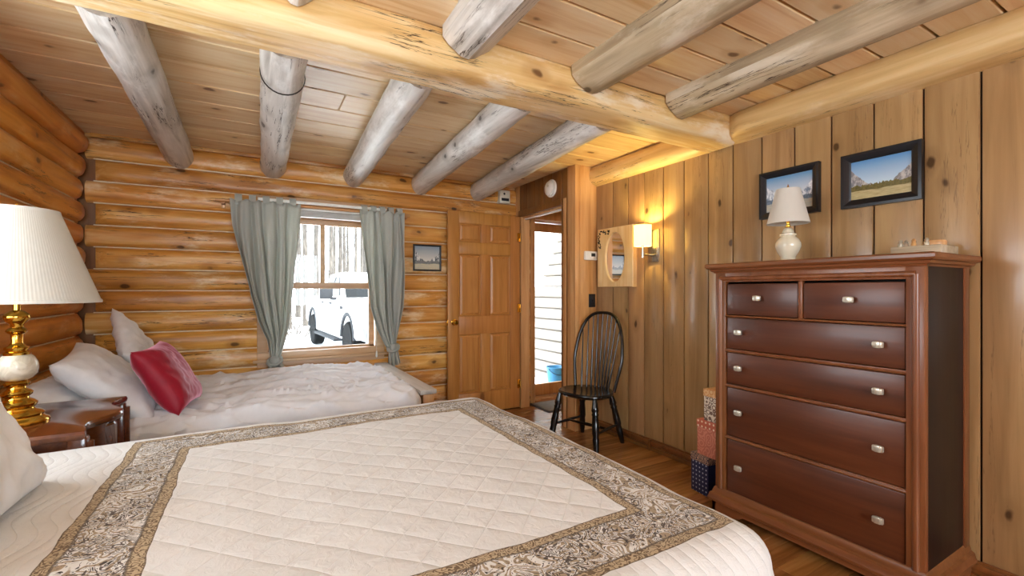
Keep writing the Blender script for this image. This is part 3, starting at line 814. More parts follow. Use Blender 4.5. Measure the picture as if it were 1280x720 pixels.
# ------------------------------------------------------------------ sconce
so = thing('wall_sconce', 'lit wall sconce with a cream cylinder shade and a nickel plate', 'wall lamp', (XR, 2.51, 1.6), -PI / 2)
b = MB(); b.box((-.055, -.012, -.13), (.055, 0, .125), .004); b.box((-.045, -.018, -.12), (.045, -.01, .115), .004); b.build('backplate', M['silver'], so)
b = MB(); b.tube([(0.0, -.012, -.075), (0, -.12, -.075)], .008, 12); b.lathe([(.011, -.025), (.011, .025)], 14, M=T(0, -.125, -.075)); b.tube([(-.03, -.1, -.075), (.03, -.1, -.075)], .006, 10); b.tube([(0, -.125, -.075), (0, -.125, .02)], .009, 12); b.build('arm', M['silver'], so)
b = MB(); b.lathe([(.066, -.012), (.0665, .15), (.064, .15), (.0635, -.012), (.066, -.012)], 40, M=T(0, -.125, 0), caps=False); b.build('lamp_shade', M['sconce_shade'], so)
b = MB(); b.lathe([(.012, .015), (.013, .03), (.02, .05), (.021, .06), (.015, .075), (.002, .08)], 18, M=T(0, -.125, 0)); b.build('bulb', M['white'], so)

# ------------------------------------------------------------------ windsor chair
FA = math.atan2(-.27, -.96)
ch = thing('windsor_chair', 'black bow-back windsor chair against the board wall', 'chair', (2.37, 2.90, 0), FA)   # local +x = facing
b = MB(); n = 40; ring = []
for k in range(n):
    a = 2 * PI * k / n; c, s = math.cos(a), math.sin(a)
    ex = 2.6; x = .2 * math.copysign(abs(c) ** (2 / ex), c); y = (.225 if c > -.2 else .215) * math.copysign(abs(s) ** (2 / ex), s)
    if c < 0: y *= 1 - .18 * abs(c)
    ring.append((x, y))
b.loft([[(x * .9, y * .9, .40) for x, y in ring], [(x, y, .418) for x, y in ring], [(x, y, .428) for x, y in ring], [(x * .96, y * .96, .438) for x, y in ring], [(x * .6 - .01, y * .65, .428) for x, y in ring]])
b.build('seat', M['chair'], ch, smooth=50)
legs = [((.14, .17, .41), (.20, .225, 0)), ((.14, -.17, .41), (.20, -.225, 0)), ((-.13, .14, .41), (-.215, .2, 0)), ((-.13, -.14, .41), (-.215, -.2, 0))]
def turned(b, p0, p1, prof):
    p0, p1 = Vector(p0), Vector(p1); b.tube([p0.lerp(p1, t) for t, r in prof], [r for t, r in prof], 14)
for p0, p1 in legs:
    b = MB(); turned(b, p0, p1, [(0, .016), (.06, .02), (.14, .025), (.2, .029), (.24, .022), (.27, .028), (.3, .023), (.45, .027), (.6, .029), (.66, .023), (.72, .026), (.9, .021), (1, .017)]); b.build('leg', M['chair'], ch, smooth=60)
def lp(i, t): return Vector(legs[i][0]).lerp(Vector(legs[i][1]), t)
for a, c, t in ((0, 2, .62), (1, 3, .62)):
    b = MB(); turned(b, lp(a, t), lp(c, t), [(0, .008), (.3, .011), (.5, .014), (.7, .011), (1, .008)]); b.build('stretcher', M['chair'], ch, smooth=60)
m0 = (lp(0, .62) + lp(2, .62)) / 2; m1 = (lp(1, .62) + lp(3, .62)) / 2
b = MB(); turned(b, m0, m1, [(0, .008), (.3, .011), (.5, .014), (.7, .011), (1, .008)]); b.build('stretcher', M['chair'], ch, smooth=60)
def bow(a):      # a from 0..1 round the hoop
    k = a * 2 - 1
    ang = a * PI
    hgt = .63
    y = -.238 * math.copysign(abs(math.cos(ang)) ** .72, math.cos(ang)); zz = hgt * abs(math.sin(ang)) ** .62
    w_ = 1 - .2 * max(0, 1 - zz / .25)
    return Vector((-.10 - .25 * zz * .75 - .02 * (1 - abs(k)), y * w_, .43 + zz))
b = MB(); b.tube([bow(i / 48) for i in range(49)], .0135, 10, up=(1, 0, 0)); b.build('bow', M['chair'], ch, smooth=60)
for k in range(9):
    f = (k - 4) / 4
    # find the bow point with matching y
    yt = .185 * f; best = min((bow(i / 200) for i in range(20, 181)), key=lambda p: abs(p.y - yt))
    base = Vector((-.165 + .06 * f * f, .13 * f, .43))
    b = MB(); b.tube([base.lerp(best, t) for t in (0, .15, .35, .7, 1)], [.007, .0085, .0075, .0055, .005], 8); b.build('spindle', M['chair'], ch, smooth=60)

# ------------------------------------------------------------------ tall chest of drawers
cx0 = 2.255                       # face of the frame
dr = thing('chest_of_drawers', 'tall cherry-brown chest of six drawers against the board wall', 'chest of drawers', (0, 0, 0))
Y0, Y1 = .72, 1.635
b = MB()
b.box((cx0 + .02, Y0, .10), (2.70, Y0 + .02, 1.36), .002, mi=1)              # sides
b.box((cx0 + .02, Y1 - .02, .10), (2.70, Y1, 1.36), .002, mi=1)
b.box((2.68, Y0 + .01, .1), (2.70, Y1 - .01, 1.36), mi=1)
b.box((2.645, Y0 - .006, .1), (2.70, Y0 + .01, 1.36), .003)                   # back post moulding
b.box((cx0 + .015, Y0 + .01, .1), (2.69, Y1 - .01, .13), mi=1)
b.build('carcass', [M['cherry_v'], M['cherry_shaded']], dr)
b = MB()                          # face frame
b.box((cx0, Y0, .10), (cx0 + .03, Y0 + .062, 1.36), .004); b.box((cx0, Y1 - .062, .10), (cx0 + .03, Y1, 1.36), .004)
for y_ in (Y0 + .03, Y1 - .03):
    b.tube([(cx0 + .002, y_, .15), (cx0 + .002, y_, 1.315)], .013, 12)
b.tube([(cx0 + .002, Y0 + .03, 1.315), (cx0 + .002, Y1 - .03, 1.315)], .013, 12)
b.box((cx0, Y0 + .06, 1.295), (cx0 + .03, Y1 - .06, 1.36), .004)
rows = [(1.115, 1.288), (.93, 1.105), (.738, .913), (.455, .722), (.148, .438)]
b.box((cx0 + .003, Y0 + .06, .10), (cx0 + .03, Y1 - .06, .148), .003)
for (a, _), (_, c) in zip(rows, rows[1:]):
    b.box((cx0 + .004, Y0 + .06, c), (cx0 + .03, Y1 - .06, a), .002)
    b.tube([(cx0 + .004, Y0 + .06, (a + c) / 2), (cx0 + .004, Y1 - .06, (a + c) / 2)], .0055, 8)
ymid = 1.184
b.box((cx0 + .004, ymid - .01, 1.11), (cx0 + .03, ymid + .01, 1.295), .003)
b.build('face_frame', M['cherry_v'], dr)
def mold(b, x_front, prof, y0, y1, xb, mi=0):
    """profile (out, z) swept round front and both sides with mitres"""
    rings = []
    for (o_, z) in prof: rings.append([(xb, y0 - o_, z), (x_front - o_, y0 - o_, z), (x_front - o_, y1 + o_, z), (xb, y1 + o_, z)])
    b.loft(rings, mi, caps=True)
b = MB(); mold(b, cx0, [(0, 1.345), (.004, 1.345), (.008, 1.352), (.018, 1.356), (.022, 1.366), (.034, 1.37), (.04, 1.378), (.04, 1.39), (.036, 1.396), (.03, 1.398)], Y0, Y1, 2.715); b.build('top', M['cherry_h'], dr, smooth=25)
b = MB()
mold(b, cx0, [(0, .155), (.004, .15), (.01, .135), (.012, .125), (.022, .118), (.026, .10), (.03, .092), (.03, .08), (.02, .074), (0, .074)], Y0, Y1, 2.70)
b.build('base_moulding', M['cherry_h'], dr, smooth=25)
b = MB()                          # bracket-foot plinth with scalloped apron
ap = [(Y0 - .012, .078), (Y0 - .012, 0), (Y0 + .1, 0), (Y0 + .125, .022), (Y0 + .15, .03), (Y0 + .17, .045), (Y1 - .17, .045), (Y1 - .15, .03), (Y1 - .125, .022), (Y1 - .1, 0), (Y1 + .012, 0), (Y1 + .012, .078)]
b.prism(ap, cx0 - .012, cx0 + .012, M=Matrix(((0, 0, 1, 0), (1, 0, 0, 0), (0, 1, 0, 0), (0, 0, 0, 1))))
for yy_ in (Y0 - .012, Y1 - .008):
    b.prism([(cx0 - .012, .078), (cx0 - .012, 0), (cx0 + .1, 0), (cx0 + .13, .03), (2.56, .03), (2.6, 0), (2.7, 0), (2.7, .078)], yy_, yy_ + .02, M=Matrix(((1, 0, 0, 0), (0, 0, 1, 0), (0, 1, 0, 0), (0, 0, 0, 1))))
b.build('plinth', M['cherry_h'], dr)
def drawer(y0, y1, z0, z1, ks):
    q = MB(); q.box((cx0 + .008, y0 + .003, z0 + .003), (cx0 + .026, y1 - .003, z1 - .003), .004)
    q.box((cx0 + .02, y0 + .01, z0 + .01), (2.62, y1 - .01, z1 - .015), 0)
    o = q.build('drawer', M['cherry'], dr)
    for ky in ks:
        k = MB(); zc = (z0 + z1) / 2 + .008
        k.tube([(cx0 + .01, ky, zc), (cx0 - .01, ky, zc)], .006, 10)
        k.box((cx0 - .024, ky - .02, zc - .013), (cx0 - .008, ky + .02, zc + .013), .005)
        k.box((cx0 - .026, ky - .012, zc - .014), (cx0 - .007, ky + .012, zc + .014), .004)
        k.build('knob', M['knob'], o)
drawer(ymid + .01, Y1 - .062, *rows[0], [1.386]); drawer(Y0 + .062, ymid - .01, *rows[0], [.975])
for r in rows[1:]: drawer(Y0 + .062, Y1 - .062, *r, [1.49, .868])

# things on the chest
CT = 1.398
lm = thing('table_lamp', 'small cream ginger-jar table lamp with a white shade on the chest', 'table lamp', (2.46, 1.35, CT))
b = MB(); b.lathe([(.042, 0), (.044, .006), (.04, .012), (.034, .018), (.036, .03), (.05, .055), (.06, .082), (.06, .1), (.05, .122), (.036, .134), (.034, .14), (.04, .143), (.04, .15), (.028, .156), (.026, .166), (.02, .178), (.012, .184)], 40); b.build('jar_base', M['ceramic'], lm, smooth=50)
b = MB(); b.lathe([(.009, .182), (.012, .186), (.012, .196), (.008, .2), (.008, .21), (.01, .215), (.01, .235)], 16); b.tube([(0, 0, .23), (0, 0, .395)], .002, 6); b.lathe([(.004, .385), (.007, .395), (.004, .405), (.001, .415)], 12); b.build('stem', M['brass'], lm)
b = MB(); b.lathe([(.1, .205), (.056, .388), (.0545, .388), (.0985, .206), (.1, .205)], 48, caps=False)
for k in range(3): b.tube([(0, 0, .386), (.055 * math.cos(k * 2.094), .055 * math.sin(k * 2.094), .386)], .0012, 5)
b.build('lamp_shade', M['shade2'], lm, smooth=50)
gb = thing('wooden_peg_game', 'small wooden game block with pegs near the chest corner', 'game', (2.53, .815, CT))
b = MB(); b.box((-.09, -.085, 0), (.1, .085, .042), .004); b.build('block', M['rafter_tan'], gb)
for k, (x, y_) in enumerate(((-.06, .06), (-.055, .015), (-.06, -.03), (.0, .06))):
    b = MB(); b.lathe([(.009, .04), (.009, .056), (.006, .06), (.0085, .067), (.004, .074), (.001, .075)], 14, M=T(x, y_, 0)); b.build('peg', M['knob'] if k != 1 else M['pine_v'], gb)
b = MB(); b.lathe([(.036, .04), (.038, .045), (.038, .064), (.035, .069), (.001, .069)], 28, M=T(.045, -.025, 0)); b.build('disc', M['pine_v'], gb)
pp = MB(); pp.box((2.262, .93, CT), (2.30, 1.06, CT + .0012)); tag(pp.build('paper_slip', M['white'], smooth=0), 'white slip of paper at the front edge of the chest top', 'paper')

# gift boxes beside the chest
def gift(name, label, w, dpt, h, loc, rz, m, lid):
    g = thing(name, label, 'gift box', loc, rad(rz), 'stacked gift boxes beside the chest')
    b = MB(); b.box((-w / 2, -dpt / 2, 0), (w / 2, dpt / 2, h - .004), .003); b.build('box_body', m, g)
    b = MB(); b.box((-w / 2 - .003, -dpt / 2 - .003, h - .045), (w / 2 + .003, dpt / 2 + .003, h), .003); b.build('lid', lid, g)
MB1 = dots('navy_dotted_card', '#16204a', '#c8cfe0', 38); MB1b = dots('navy_floral_card', '#161a38', '#d8b090', 60, True)
MB2 = dots('pink_card', '#c4745c', '#d98f76', 20, True); MB2b = dots('pink_diamond_card', '#c8694e', '#f0d8b8', 34)
MB3 = dots('cream_floral_card', '#e8dcc8', '#6a4a3a', 26, True); MB3b = dots('cream_lid_card', '#e0a060', '#f0c890', 26, True)
gift('gift_box', 'navy dotted gift box on the floor, bottom of the stack by the chest', .2, .14, .236, (2.49, 1.83, 0), -8, MB1, MB1b)
gift('gift_box', 'salmon pink gift box, middle of the stack by the chest', .18, .14, .215, (2.49, 1.795, .236), -6, MB2, MB2b)
gift('gift_box', 'cream floral gift box on top of the stack by the chest', .16, .12, .195, (2.49, 1.765, .451), -4, MB3, MB3b)

# ------------------------------------------------------------------ queen bed with quilt
BX1, BY0, BY1, BZ = .99, .62, 2.09, .685
qb = thing('queen_bed', 'large bed in the foreground beneath the patterned quilt', 'bed', (0, 0, 0))
b = MB(); b.box((-.93, BY0 + .02, .36), (BX1, BY1 - .01, BZ - .012), .05, seg=4); b.build('mattress', M['mattress'], qb)
b = MB(); b.box((-.93, BY0 + .03, .14), (BX1 - .02, BY1 - .03, .36), .01); b.build('box_spring', M['bedbase'], qb)
for x in (-.9, BX1 - .1):
    for y_ in (BY0 + .12, BY1 - .12):
        b = MB(); b.lathe([(.03, 0), (.03, .02), (.022, .05), (.022, .145)], 16, M=T(x, y_, 0)); b.build('leg', M['gap'], qb)
def quilt_pt(a, c):
    rx = .07
    xe, y0e, y1e = BX1 - .03, BY0 + .03, BY1 - .03
    dx = max(0, a - xe); dy = (c - y1e) if c > y1e else ((c - y0e) if c < y0e else 0)
    px_, py_ = min(a, xe), min(max(c, y0e), y1e)
    d_ = math.hypot(dx, dy)
    z = BZ + .012 + .006 * nz(a * 3, c * 3, 1) + .004 * nz(a * 9, c * 9, 5)
    z += .012 * math.exp(-((c - 1.35) / .9) ** 2)
    if d_ > 1e-6:
        ux, uy = dx / d_, dy / d_
        q = rx * PI / 2
        if d_ < q: th_ = d_ / rx; out, drop = rx * math.sin(th_), rx * (1 - math.cos(th_))
        else:
            e_ = d_ - q; per = (a + c) if dx == 0 or dy == 0 else math.atan2(dy, dx) * .6 + 2
            side = 1 if dx > 0 else .25
            rip = (.02 * math.sin(per * 11) + .012 * math.sin(per * 23 + 1)) * min(1, e_ / .2)
            out = rx + e_ * (.3 * (ux * ux) + .06) + rip; drop = rx + e_ * .95
        if uy > 0 and ux == 0: out = .06 * math.sin(min(1, out / .07) * PI / 2) + (out > .07) * .12 * (out - .07)
        px_ += ux * out; py_ += uy * out; z -= drop
    return (px_, py_, max(z, .02))
ca0, ca1, cc0, cc1 = -.93, BX1 + .50, BY0 - .45, BY1 + .32
b = MB(); b.grid(lambda u, v: quilt_pt(ca0 + (ca1 - ca0) * u, cc0 + (cc1 - cc0) * v), 190, 170, uv=lambda u, v: (ca0 + (ca1 - ca0) * u, cc0 + (cc1 - cc0) * v))
q = b.build('quilt', M['quilt'], None, smooth=80, fix=False)
tag(q, 'white diamond-quilted bedspread with a brown scrollwork border on the near bed', 'bedspread')
sd = q.modifiers.new('thick', 'SOLIDIFY'); sd.thickness = .008; sd.offset = 1

def pillow(name, label, cat, w, h, t, M_, mat, pinch=.1, seed=0, wr=.014, group=None, piping=False, flange=0):
    b = MB(); n = 36
    def side(sg):
        def fn(u, v):
            a, c = u * 2 - 1, v * 2 - 1
            x = w / 2 * a * (1 - pinch * (1 - c * c) * abs(a)); y = h / 2 * c * (1 - pinch * (1 - a * a) * abs(c))
            th_ = ((1 - a ** 4) * (1 - c ** 4)) ** .55
            z = t / 2 * th_ * (1 + .25 * nz(a * 1.3, c * 1.3, seed)) + wr * th_ ** .5 * (nz(a * 4 + c * 2, c * 4, seed + 3) + .6 * nz(a * 9, c * 5, seed + 6) + .5 * abs(nz(a * 3 - c * 3, c * 2 + a, seed + 8)))
            return (x, y, sg * max(z, .0))
        return fn
    b.grid(side(1), n, n); b.grid(side(-1), n, n)
    bm = bmesh.new()
    o = b.build(name, mat, None, smooth=80)
    me = o.data; bm.from_mesh(me); bmesh.ops.remove_doubles(bm, verts=list(bm.verts), dist=.0005); bmesh.ops.recalc_face_normals(bm, faces=list(bm.faces)); bm.to_mesh(me); bm.free()
    me.set_sharp_from_angle(angle=rad(100))
    o.matrix_world = M_; tag(o, label, cat, group); return o
def frame_M(c, xdir, ydir):
    x = Vector(xdir).normalized(); y = Vector(ydir); y = (y - x * y.dot(x)).normalized(); z = x.cross(y)
    return Matrix(((x.x, y.x, z.x, c[0]), (x.y, y.y, z.y, c[1]), (x.z, y.z, z.z, c[2]), (0, 0, 0, 1)))
# near bed: pillow propped on the head end
pillow('pillow', 'white pillow propped up on the near bed below the brass lamp', 'pillow', .66, .50, .17, frame_M((-.625, 1.43, .925), (0, 1, .02), (-.45, 0, .88)), M['linen'], .06, 2.0)

# ------------------------------------------------------------------ full bed by the window
FY0, FY1, FX1, FZ = 2.79, 4.11, .94, .55
fb = thing('full_bed', 'wooden bed along the log wall under the window', 'bed', (0, 0, 0))
b = MB(); b.box((-.94, FY0 + .02, .28), (FX1, FY1, FZ - .02), .05, seg=4); b.build('mattress', M['mattress'], fb)
b = MB(); b.box((-.94, FY0 + .03, .12), (FX1 - .01, FY1 - .02, .28), .008); b.build('bed_box', M['bedbase'], fb)
b = MB(); b.box((.935, FY0 + .02, .575), (1.045, FY1 - .02, .605), .005); b.build('footboard_plank', M['greyplank'], fb)
b = MB(); b.box((.955, FY0 + .05, .2), (.985, FY1 - .05, .575), .004); b.build('footboard_panel', M['pine_h'], fb)
for y_ in (FY0 + .06, FY1 - .08):
    b = MB(); b.box((.955, y_ - .03, 0), (1.03, y_ + .04, .575), .006); b.build('leg', M['pine_v'], fb)
for y_ in (FY0 + .08, FY1 - .08):
    b = MB(); b.box((-.95, y_ - .03, 0), (-.89, y_ + .03, .125), .006); b.build('leg', M['pine_v'], fb)
def duvet_pt(a, c):
    xe, y0e, y1e = FX1 - .05, FY0 + .02, FY1 - .06; r_ = .07
    dx = max(0, a - xe); dy = (c - y1e) if c > y1e else ((c - y0e) if c < y0e else 0)
    px_, py_ = min(a, xe), min(max(c, y0e), y1e); d_ = math.hypot(dx, dy)
    z = FZ + .02 + .03 * nz(a * 1.7, c * 2.2, 3) + .02 * nz(a * 3.5 + c, c * 5, 8)
    z += .045 * math.exp(-((a - .42) / .3) ** 2 - ((c - 3.75) / .4) ** 2)
    w_ = abs(nz(a * 2.2 + c * .8, c * 7 + a * 2, 12)); z += .036 * (1 - w_) ** 4
    w_ = abs(nz(a * 5 + c * 2, c * 11 - a, 22)); z += .02 * (1 - w_) ** 5
    if d_ > 1e-6:
        ux, uy = dx / d_, dy / d_; q_ = r_ * PI / 2
        if d_ < q_: th_ = d_ / r_; out, drop = r_ * math.sin(th_), r_ * (1 - math.cos(th_))
        else:
            e_ = d_ - q_; out = r_ + (.012 * math.sin((a + c) * 13) + .008 * math.sin((a - c) * 29)) * min(1, e_ / .1) * (1 if dy < 0 else .2) - .04 * e_; drop = r_ + e_ * .96
        out *= .55 if dx > 0 or dy > 0 else .8
        px_ += ux * out; py_ += uy * out; z -= drop
    return (px_, py_, z)
b = MB(); b.grid(lambda u, v: duvet_pt(-.56 + (FX1 + .02 + .56) * u, FY0 - .30 + (FY1 + .02 - FY0 + .30) * v), 150, 120)
q = b.build('duvet', M['duvet'], None, smooth=80, fix=False); tag(q, 'rumpled white duvet spread over the bed under the window', 'duvet')
sd = q.modifiers.new('thick', 'SOLIDIFY'); sd.thickness = .012; sd.offset = 1

pillow('pillow', 'flat white pillow lying against the log wall behind the nightstand', 'pillow', .56, .34, .14, frame_M((-.80, 3.06, .69), (0, 1, .0), (-.8, 0, .6)), M['linen'], .05, 5.0)
pillow('pillow', 'large white pillow leaning on the window bed in front of the others', 'pillow', .74, .50, .17, frame_M((-.665, 3.21, .76), (-.12, .98, .05), (-.74, -.1, .68)), M['linen'], .08, 9.0)
pillow('pillow', 'white pillow with its pointed corner standing up against the log wall', 'pillow', .50, .42, .12, frame_M((-.66, 3.83, .85), (-.25, .75, .5), (-.4, -.5, .75)), M['linen'], .08, 14.0)
pillow('throw_cushion', 'red velvet throw cushion on the window bed', 'cushion', .39, .39, .15, frame_M((-.395, 3.05, .785), (.16, .98, .04), (-.5, .06, .86)), M['velvet'], .08, 21.0, .006)

# ------------------------------------------------------------------ nightstand
ns = thing('nightstand', 'dark cherry nightstand with a serpentine front between the beds', 'nightstand', (-.485, 2.455, .007))
def serp(t):     # t along -1..1 in y -> front x offset
    return -.045 * (1 - math.cos(t * PI)) / 2 * 1.0 + .022 * math.cos(t * PI * 2) - .022
def outline(off, y0=-.315, y1=.265, xb=-.44):
    p = [(xb - off * .3, y0 - off), ]
    for k in range(25):
        t = -1 + 2 * k / 24; p.append((serp(t) + off, (y0 - off) + (y1 - y0 + 2 * off) * (k / 24)))
    p.append((xb - off * .3, y1 + off)); return p
b = MB(); o_ = [(0.0, .715), (.012, .718), (.018, .726), (.02, .738), (.016, .748), (.010, .75)]
b.loft([[(x, y_, z) for x, y_ in outline(off)] for off, z in o_]); b.build('top', M['stand'], ns, smooth=30)
b = MB()
b.loft([[(x, y_, z) for x, y_ in outline(-.025)] for z in (.16, .715)]); b.build('carcass', M['stand'], ns, smooth=30)
for z0, z1 in ((.53, .70), (.34, .51), (.17, .325)):
    q = MB(); pr = []
    for k in range(25):
        t = -1 + 2 * k / 24; pr.append((serp(t) - .03, -.24 + .48 * k / 24))
    rr = []
    for dx_, ins in ((.0, 0), (.018, 0), (.024, .008)):
        rr.append([(x + dx_, y_ * (1 - ins * 4), z0 + ins) for x, y_ in pr] + [(x + dx_, y_ * (1 - ins * 4), z1 - ins) for x, y_ in pr[::-1]])
    q.loft(rr); o = q.build('drawer', M['stand'], ns, smooth=30)
    for y_ in (-.15, .15):
        k = MB(); x = serp(y_ / .305) - .008
        k.lathe([(.008, 0), (.007, .012), (.016, .02), (.017, .027), (.01, .034), (.001, .035)], 18, M=T(x, y_, (z0 + z1) / 2) @ R('Y', 90)); k.build('knob', M['gap'], o)
for y_ in (-.275, .275):
    b = MB(); b.box((-.085, y_ - .025, 0), (-.03, y_ + .025, .72), .01); b.tube([(-.03, y_, .2), (-.03, y_, .7)], .016, 12); b.build('corner_post', M['stand'], ns)
    b = MB(); b.box((-.43, y_ - .025, 0), (-.38, y_ + .025, .17), .008); b.build('leg', M['stand'], ns)

# brass lamp
lm = thing('table_lamp', 'tall brass lamp with a marble ball and a wide pleated shade on the nightstand', 'table lamp', (-.76, 2.37, .757))
b = MB(); P_ = [(.088, 0), (.09, .006), (.086, .014), (.074, .02), (.07, .026), (.074, .034), (.066, .042), (.05, .048), (.046, .056), (.054, .066), (.056, .074), (.046, .084), (.034, .09), (.032, .098), (.042, .106), (.044, .114), (.036, .122), (.026, .128), (.024, .136), (.034, .142), (.036, .15), (.028, .157), (.03, .162)]
b.lathe(P_, 40); b.build('brass_foot', M['brass'], lm, smooth=50)
b = MB(); b.lathe([(.03, .160), (.044, .168), (.055, .185), (.0585, .205), (.056, .226), (.046, .246), (.034, .256)], 40); b.build('marble_ball', M['marble'], lm, smooth=60)
b = MB(); b.lathe([(.036, .254), (.038, .262), (.03, .268), (.034, .276), (.034, .282), (.022, .29), (.016, .3), (.017, .33), (.026, .336), (.03, .343), (.026, .35), (.018, .356), (.018, .366), (.03, .378), (.036, .392), (.034, .404), (.02, .416), (.01, .42), (.009, .56)], 36); b.tube([(0, 0, .55), (0, 0, .8)], .003, 8); b.lathe([(.006, .79), (.009, .8), (.003, .815)], 12); b.build('brass_stem', M['brass'], lm, smooth=50)
b = MB(); zb, zt = .448, .792
b.lathe([(.236, zb), (.116, zt), (.114, zt), (.234, zb), (.236, zb)], 96, caps=False)
b.lathe([(.2365, zb - .002), (.2375, zb + .006), (.234, zb + .012)], 96, caps=False); b.lathe([(.1195, zt - .012), (.1165, zt + .003), (.114, zt + .002)], 96, caps=False)
for k in range(3): b.tube([(0, 0, zt - .004), (.107 * math.cos(k * 2.094), .107 * math.sin(k * 2.094), zt - .004)], .0018, 5)
b.build('lamp_shade', M['shade'], lm, smooth=50)

# ------------------------------------------------------------------ outside
GZ = -.2
b = MB()
def gp(u, v):
    x, y_ = -30 + 70 * u, 4.62 + 60 * v * v
    z = GZ + .06 * nz(x * .35, y_ * .35, 2) + .03 * nz(x * 1.3, y_ * 1.3, 6)
    if y_ < 6: z += (6 - y_) * .05
    z += max(0, y_ - 22) * .03
    if x > 2.6 and y_ < 6.5: z = max(z, -.06)
    return (x, y_, z)
b.grid(gp, 90, 90); struct(b.build('ground', M['snow'], smooth=80, fix=False))
b = MB()
ends = {k: 9.0 for k in range(20)}
for k, e in zip(range(9, 20), (5.75, 5.62, 5.5, 5.36, 5.25, 5.12, 5.0, 4.9, 4.8, 4.7, 4.66)): ends[k] = e
for k in range(15):
    log_course(b, 'Y', 4.60, ends[k], -.1 + k * CH, 3.74, -1, .045, .2, 90 + k, endround=(0, .05))
struct(b.build('wall_outside', M['extlog'], smooth=50))
bk = thing('bucket', 'blue bucket standing in the snow outside the glazed door', 'bucket', (3.50, 4.93, -.05))
b = MB(); b.lathe([(.09, 0), (.095, .004), (.125, .27), (.132, .272), (.132, .285), (.124, .287), (.118, .28), (.09, .012), (.001, .012)], 32); b.build('pail', M['bucket'], bk)
b = MB(); b.tube([(.13 * math.cos(a), -.02 - .1 * math.sin(a), .27 - .08 * math.sin(a)) for a in [PI * i / 14 for i in range(15)]], .004, 6); b.build('handle', M['cartrim'], bk)

# pickup, local +x forward, +y left
tk = thing('pickup_truck', 'white pickup truck parked in the snow outside the window', 'pickup truck', (2.52, 11.5, GZ + .0), math.atan2(-.998, .067))
wb = 3.73; xf, xr = wb / 2, -wb / 2
def arch(xc, r, z0):
    return [(xc + r * math.cos(a), z0 + r * math.sin(a) * .95) for a in [PI - PI * i / 12 for i in range(13)]]
low = [(-2.85, .62), (-2.85, 1.28), (-.75, 1.30), (.95, 1.30), (1.15, 1.26), (2.6, 1.18), (2.8, 1.05), (2.84, .6)]
prof = low[::1] + [(xf + .52, .5)] + arch(xf, .5, .48)[::-1] + [(xf - .52, .42), (xr + .52, .42)] + arch(xr, .5, .48)[::-1] + [(xr - .52, .5)]
MX = Matrix(((1, 0, 0, 0), (0, 0, 1, 0), (0, 1, 0, 0), (0, 0, 0, 1)))
b = MB(); b.prism(prof, -1.0, 1.0, M=MX, bev=.05); b.build('body', M['car'], tk, smooth=35)
b = MB()
cab0 = [(-.80, 1.27), (1.22, 1.27)]; 
b.loft([[(-.82, -.97, 1.26), (1.25, -.97, 1.26), (1.25, .97, 1.26), (-.82, .97, 1.26)], [(-.72, -.86, 1.62), (.75, -.86, 1.62), (.75, .86, 1.62), (-.72, .86, 1.62)], [(-.66, -.78, 1.83), (.42, -.78, 1.83), (.42, .78, 1.83), (-.66, .78, 1.83)], [(-.5, -.66, 1.88), (.3, -.66, 1.88), (.3, .66, 1.88), (-.5, .66, 1.88)]])
b.build('cab', M['car'], tk, smooth=30)
for s in (-1, 1):
    b = MB()
    def wp(x, z):    # on the cab side
        t = (z - 1.26) / .36; return (x, s * (.975 - .11 * min(t, 1) - max(0, t - 1) * .14), z)
    for poly in (((-.70, 1.33), (.12, 1.33), (.12, 1.76), (-.62, 1.76)), ((.18, 1.33), (1.08, 1.33), (.66, 1.64), (.45, 1.76), (.18, 1.76))):
        b.loft([[Vector(wp(x, z)) for x, z in poly], [Vector(wp(x, z)) + Vector((0, s * .012, 0)) for x, z in poly]])
    b.build('side_window', M['carglass'], tk)
    b = MB(); b.box((.82, s * .98, 1.24), (.92, s * 1.1, 1.30), .01); b.box((.76, s * 1.06, 1.26), (.9, s * 1.32, 1.52), .03); b.build('wing_mirror', M['cartrim'], tk)
    for x in (-.55, .3):
        b = MB(); b.box((x, s * 1.0, 1.14), (x + .18, s * 1.03, 1.18), .008); b.build('door_handle', M['cartrim'], tk)
    for x in (-.78, .14, 1.12):
        b = MB(); b.box((x, s * .995, .5), (x + .012, s * 1.003, 1.27)); b.build('door_gap', M['cartrim'], tk)
    b = MB(); b.box((1.25, s * .99, 1.05), (1.5, s * 1.012, 1.12), .01); b.build('badge', M['cartrim'], tk)
    b = MB(); b.box((-1.1, s * .9, .36), (1.15, s * 1.1, .42), .02); b.build('running_board', M['cartrim'], tk)
    for xc in (xf, xr):
        b = MB(); b.tube([(x, s * .99, z) for x, z in arch(xc, .52, .48)], .045, 8, flat=.7); b.build('wheel_arch', M['cartrim'], tk)
        b = MB(); b.lathe([(.25, -.13), (.38, -.135), (.41, -.1), (.41, .1), (.38, .135), (.25, .13)], 36, M=T(xc, s * .87, .41) @ R('X', -90 * s)); wl = b.build('wheel', M['tyre'], tk)
        b = MB(); b.lathe([(.255, .0), (.255, .12), (.235, .125), (.225, .06), (.06, .07), (.05, .1), (.001, .105)], 36, M=T(xc, s * .87, .41) @ R('X', -90 * s))
        for k in range(6):
            b.box((.04, -.03, .085), (.235, .03, .12), .008, M=T(xc, s * .87, .41) @ R('X', -90 * s) @ R('Z', 60 * k))
        b.build('rim', M['rim'], wl)
b = MB(); b.loft([[(1.2, -.86, 1.30), (1.2, .86, 1.30), (.78, .8, 1.62), (.78, -.8, 1.62)], [(1.23, -.86, 1.31), (1.23, .86, 1.31), (.81, .8, 1.63), (.81, -.8, 1.63)]]); b.build('windscreen', M['carglass'], tk)
b = MB(); b.box((2.74, -.98, .5), (2.95, .98, .78), .05); b.build('bumper', M['rim'], tk)
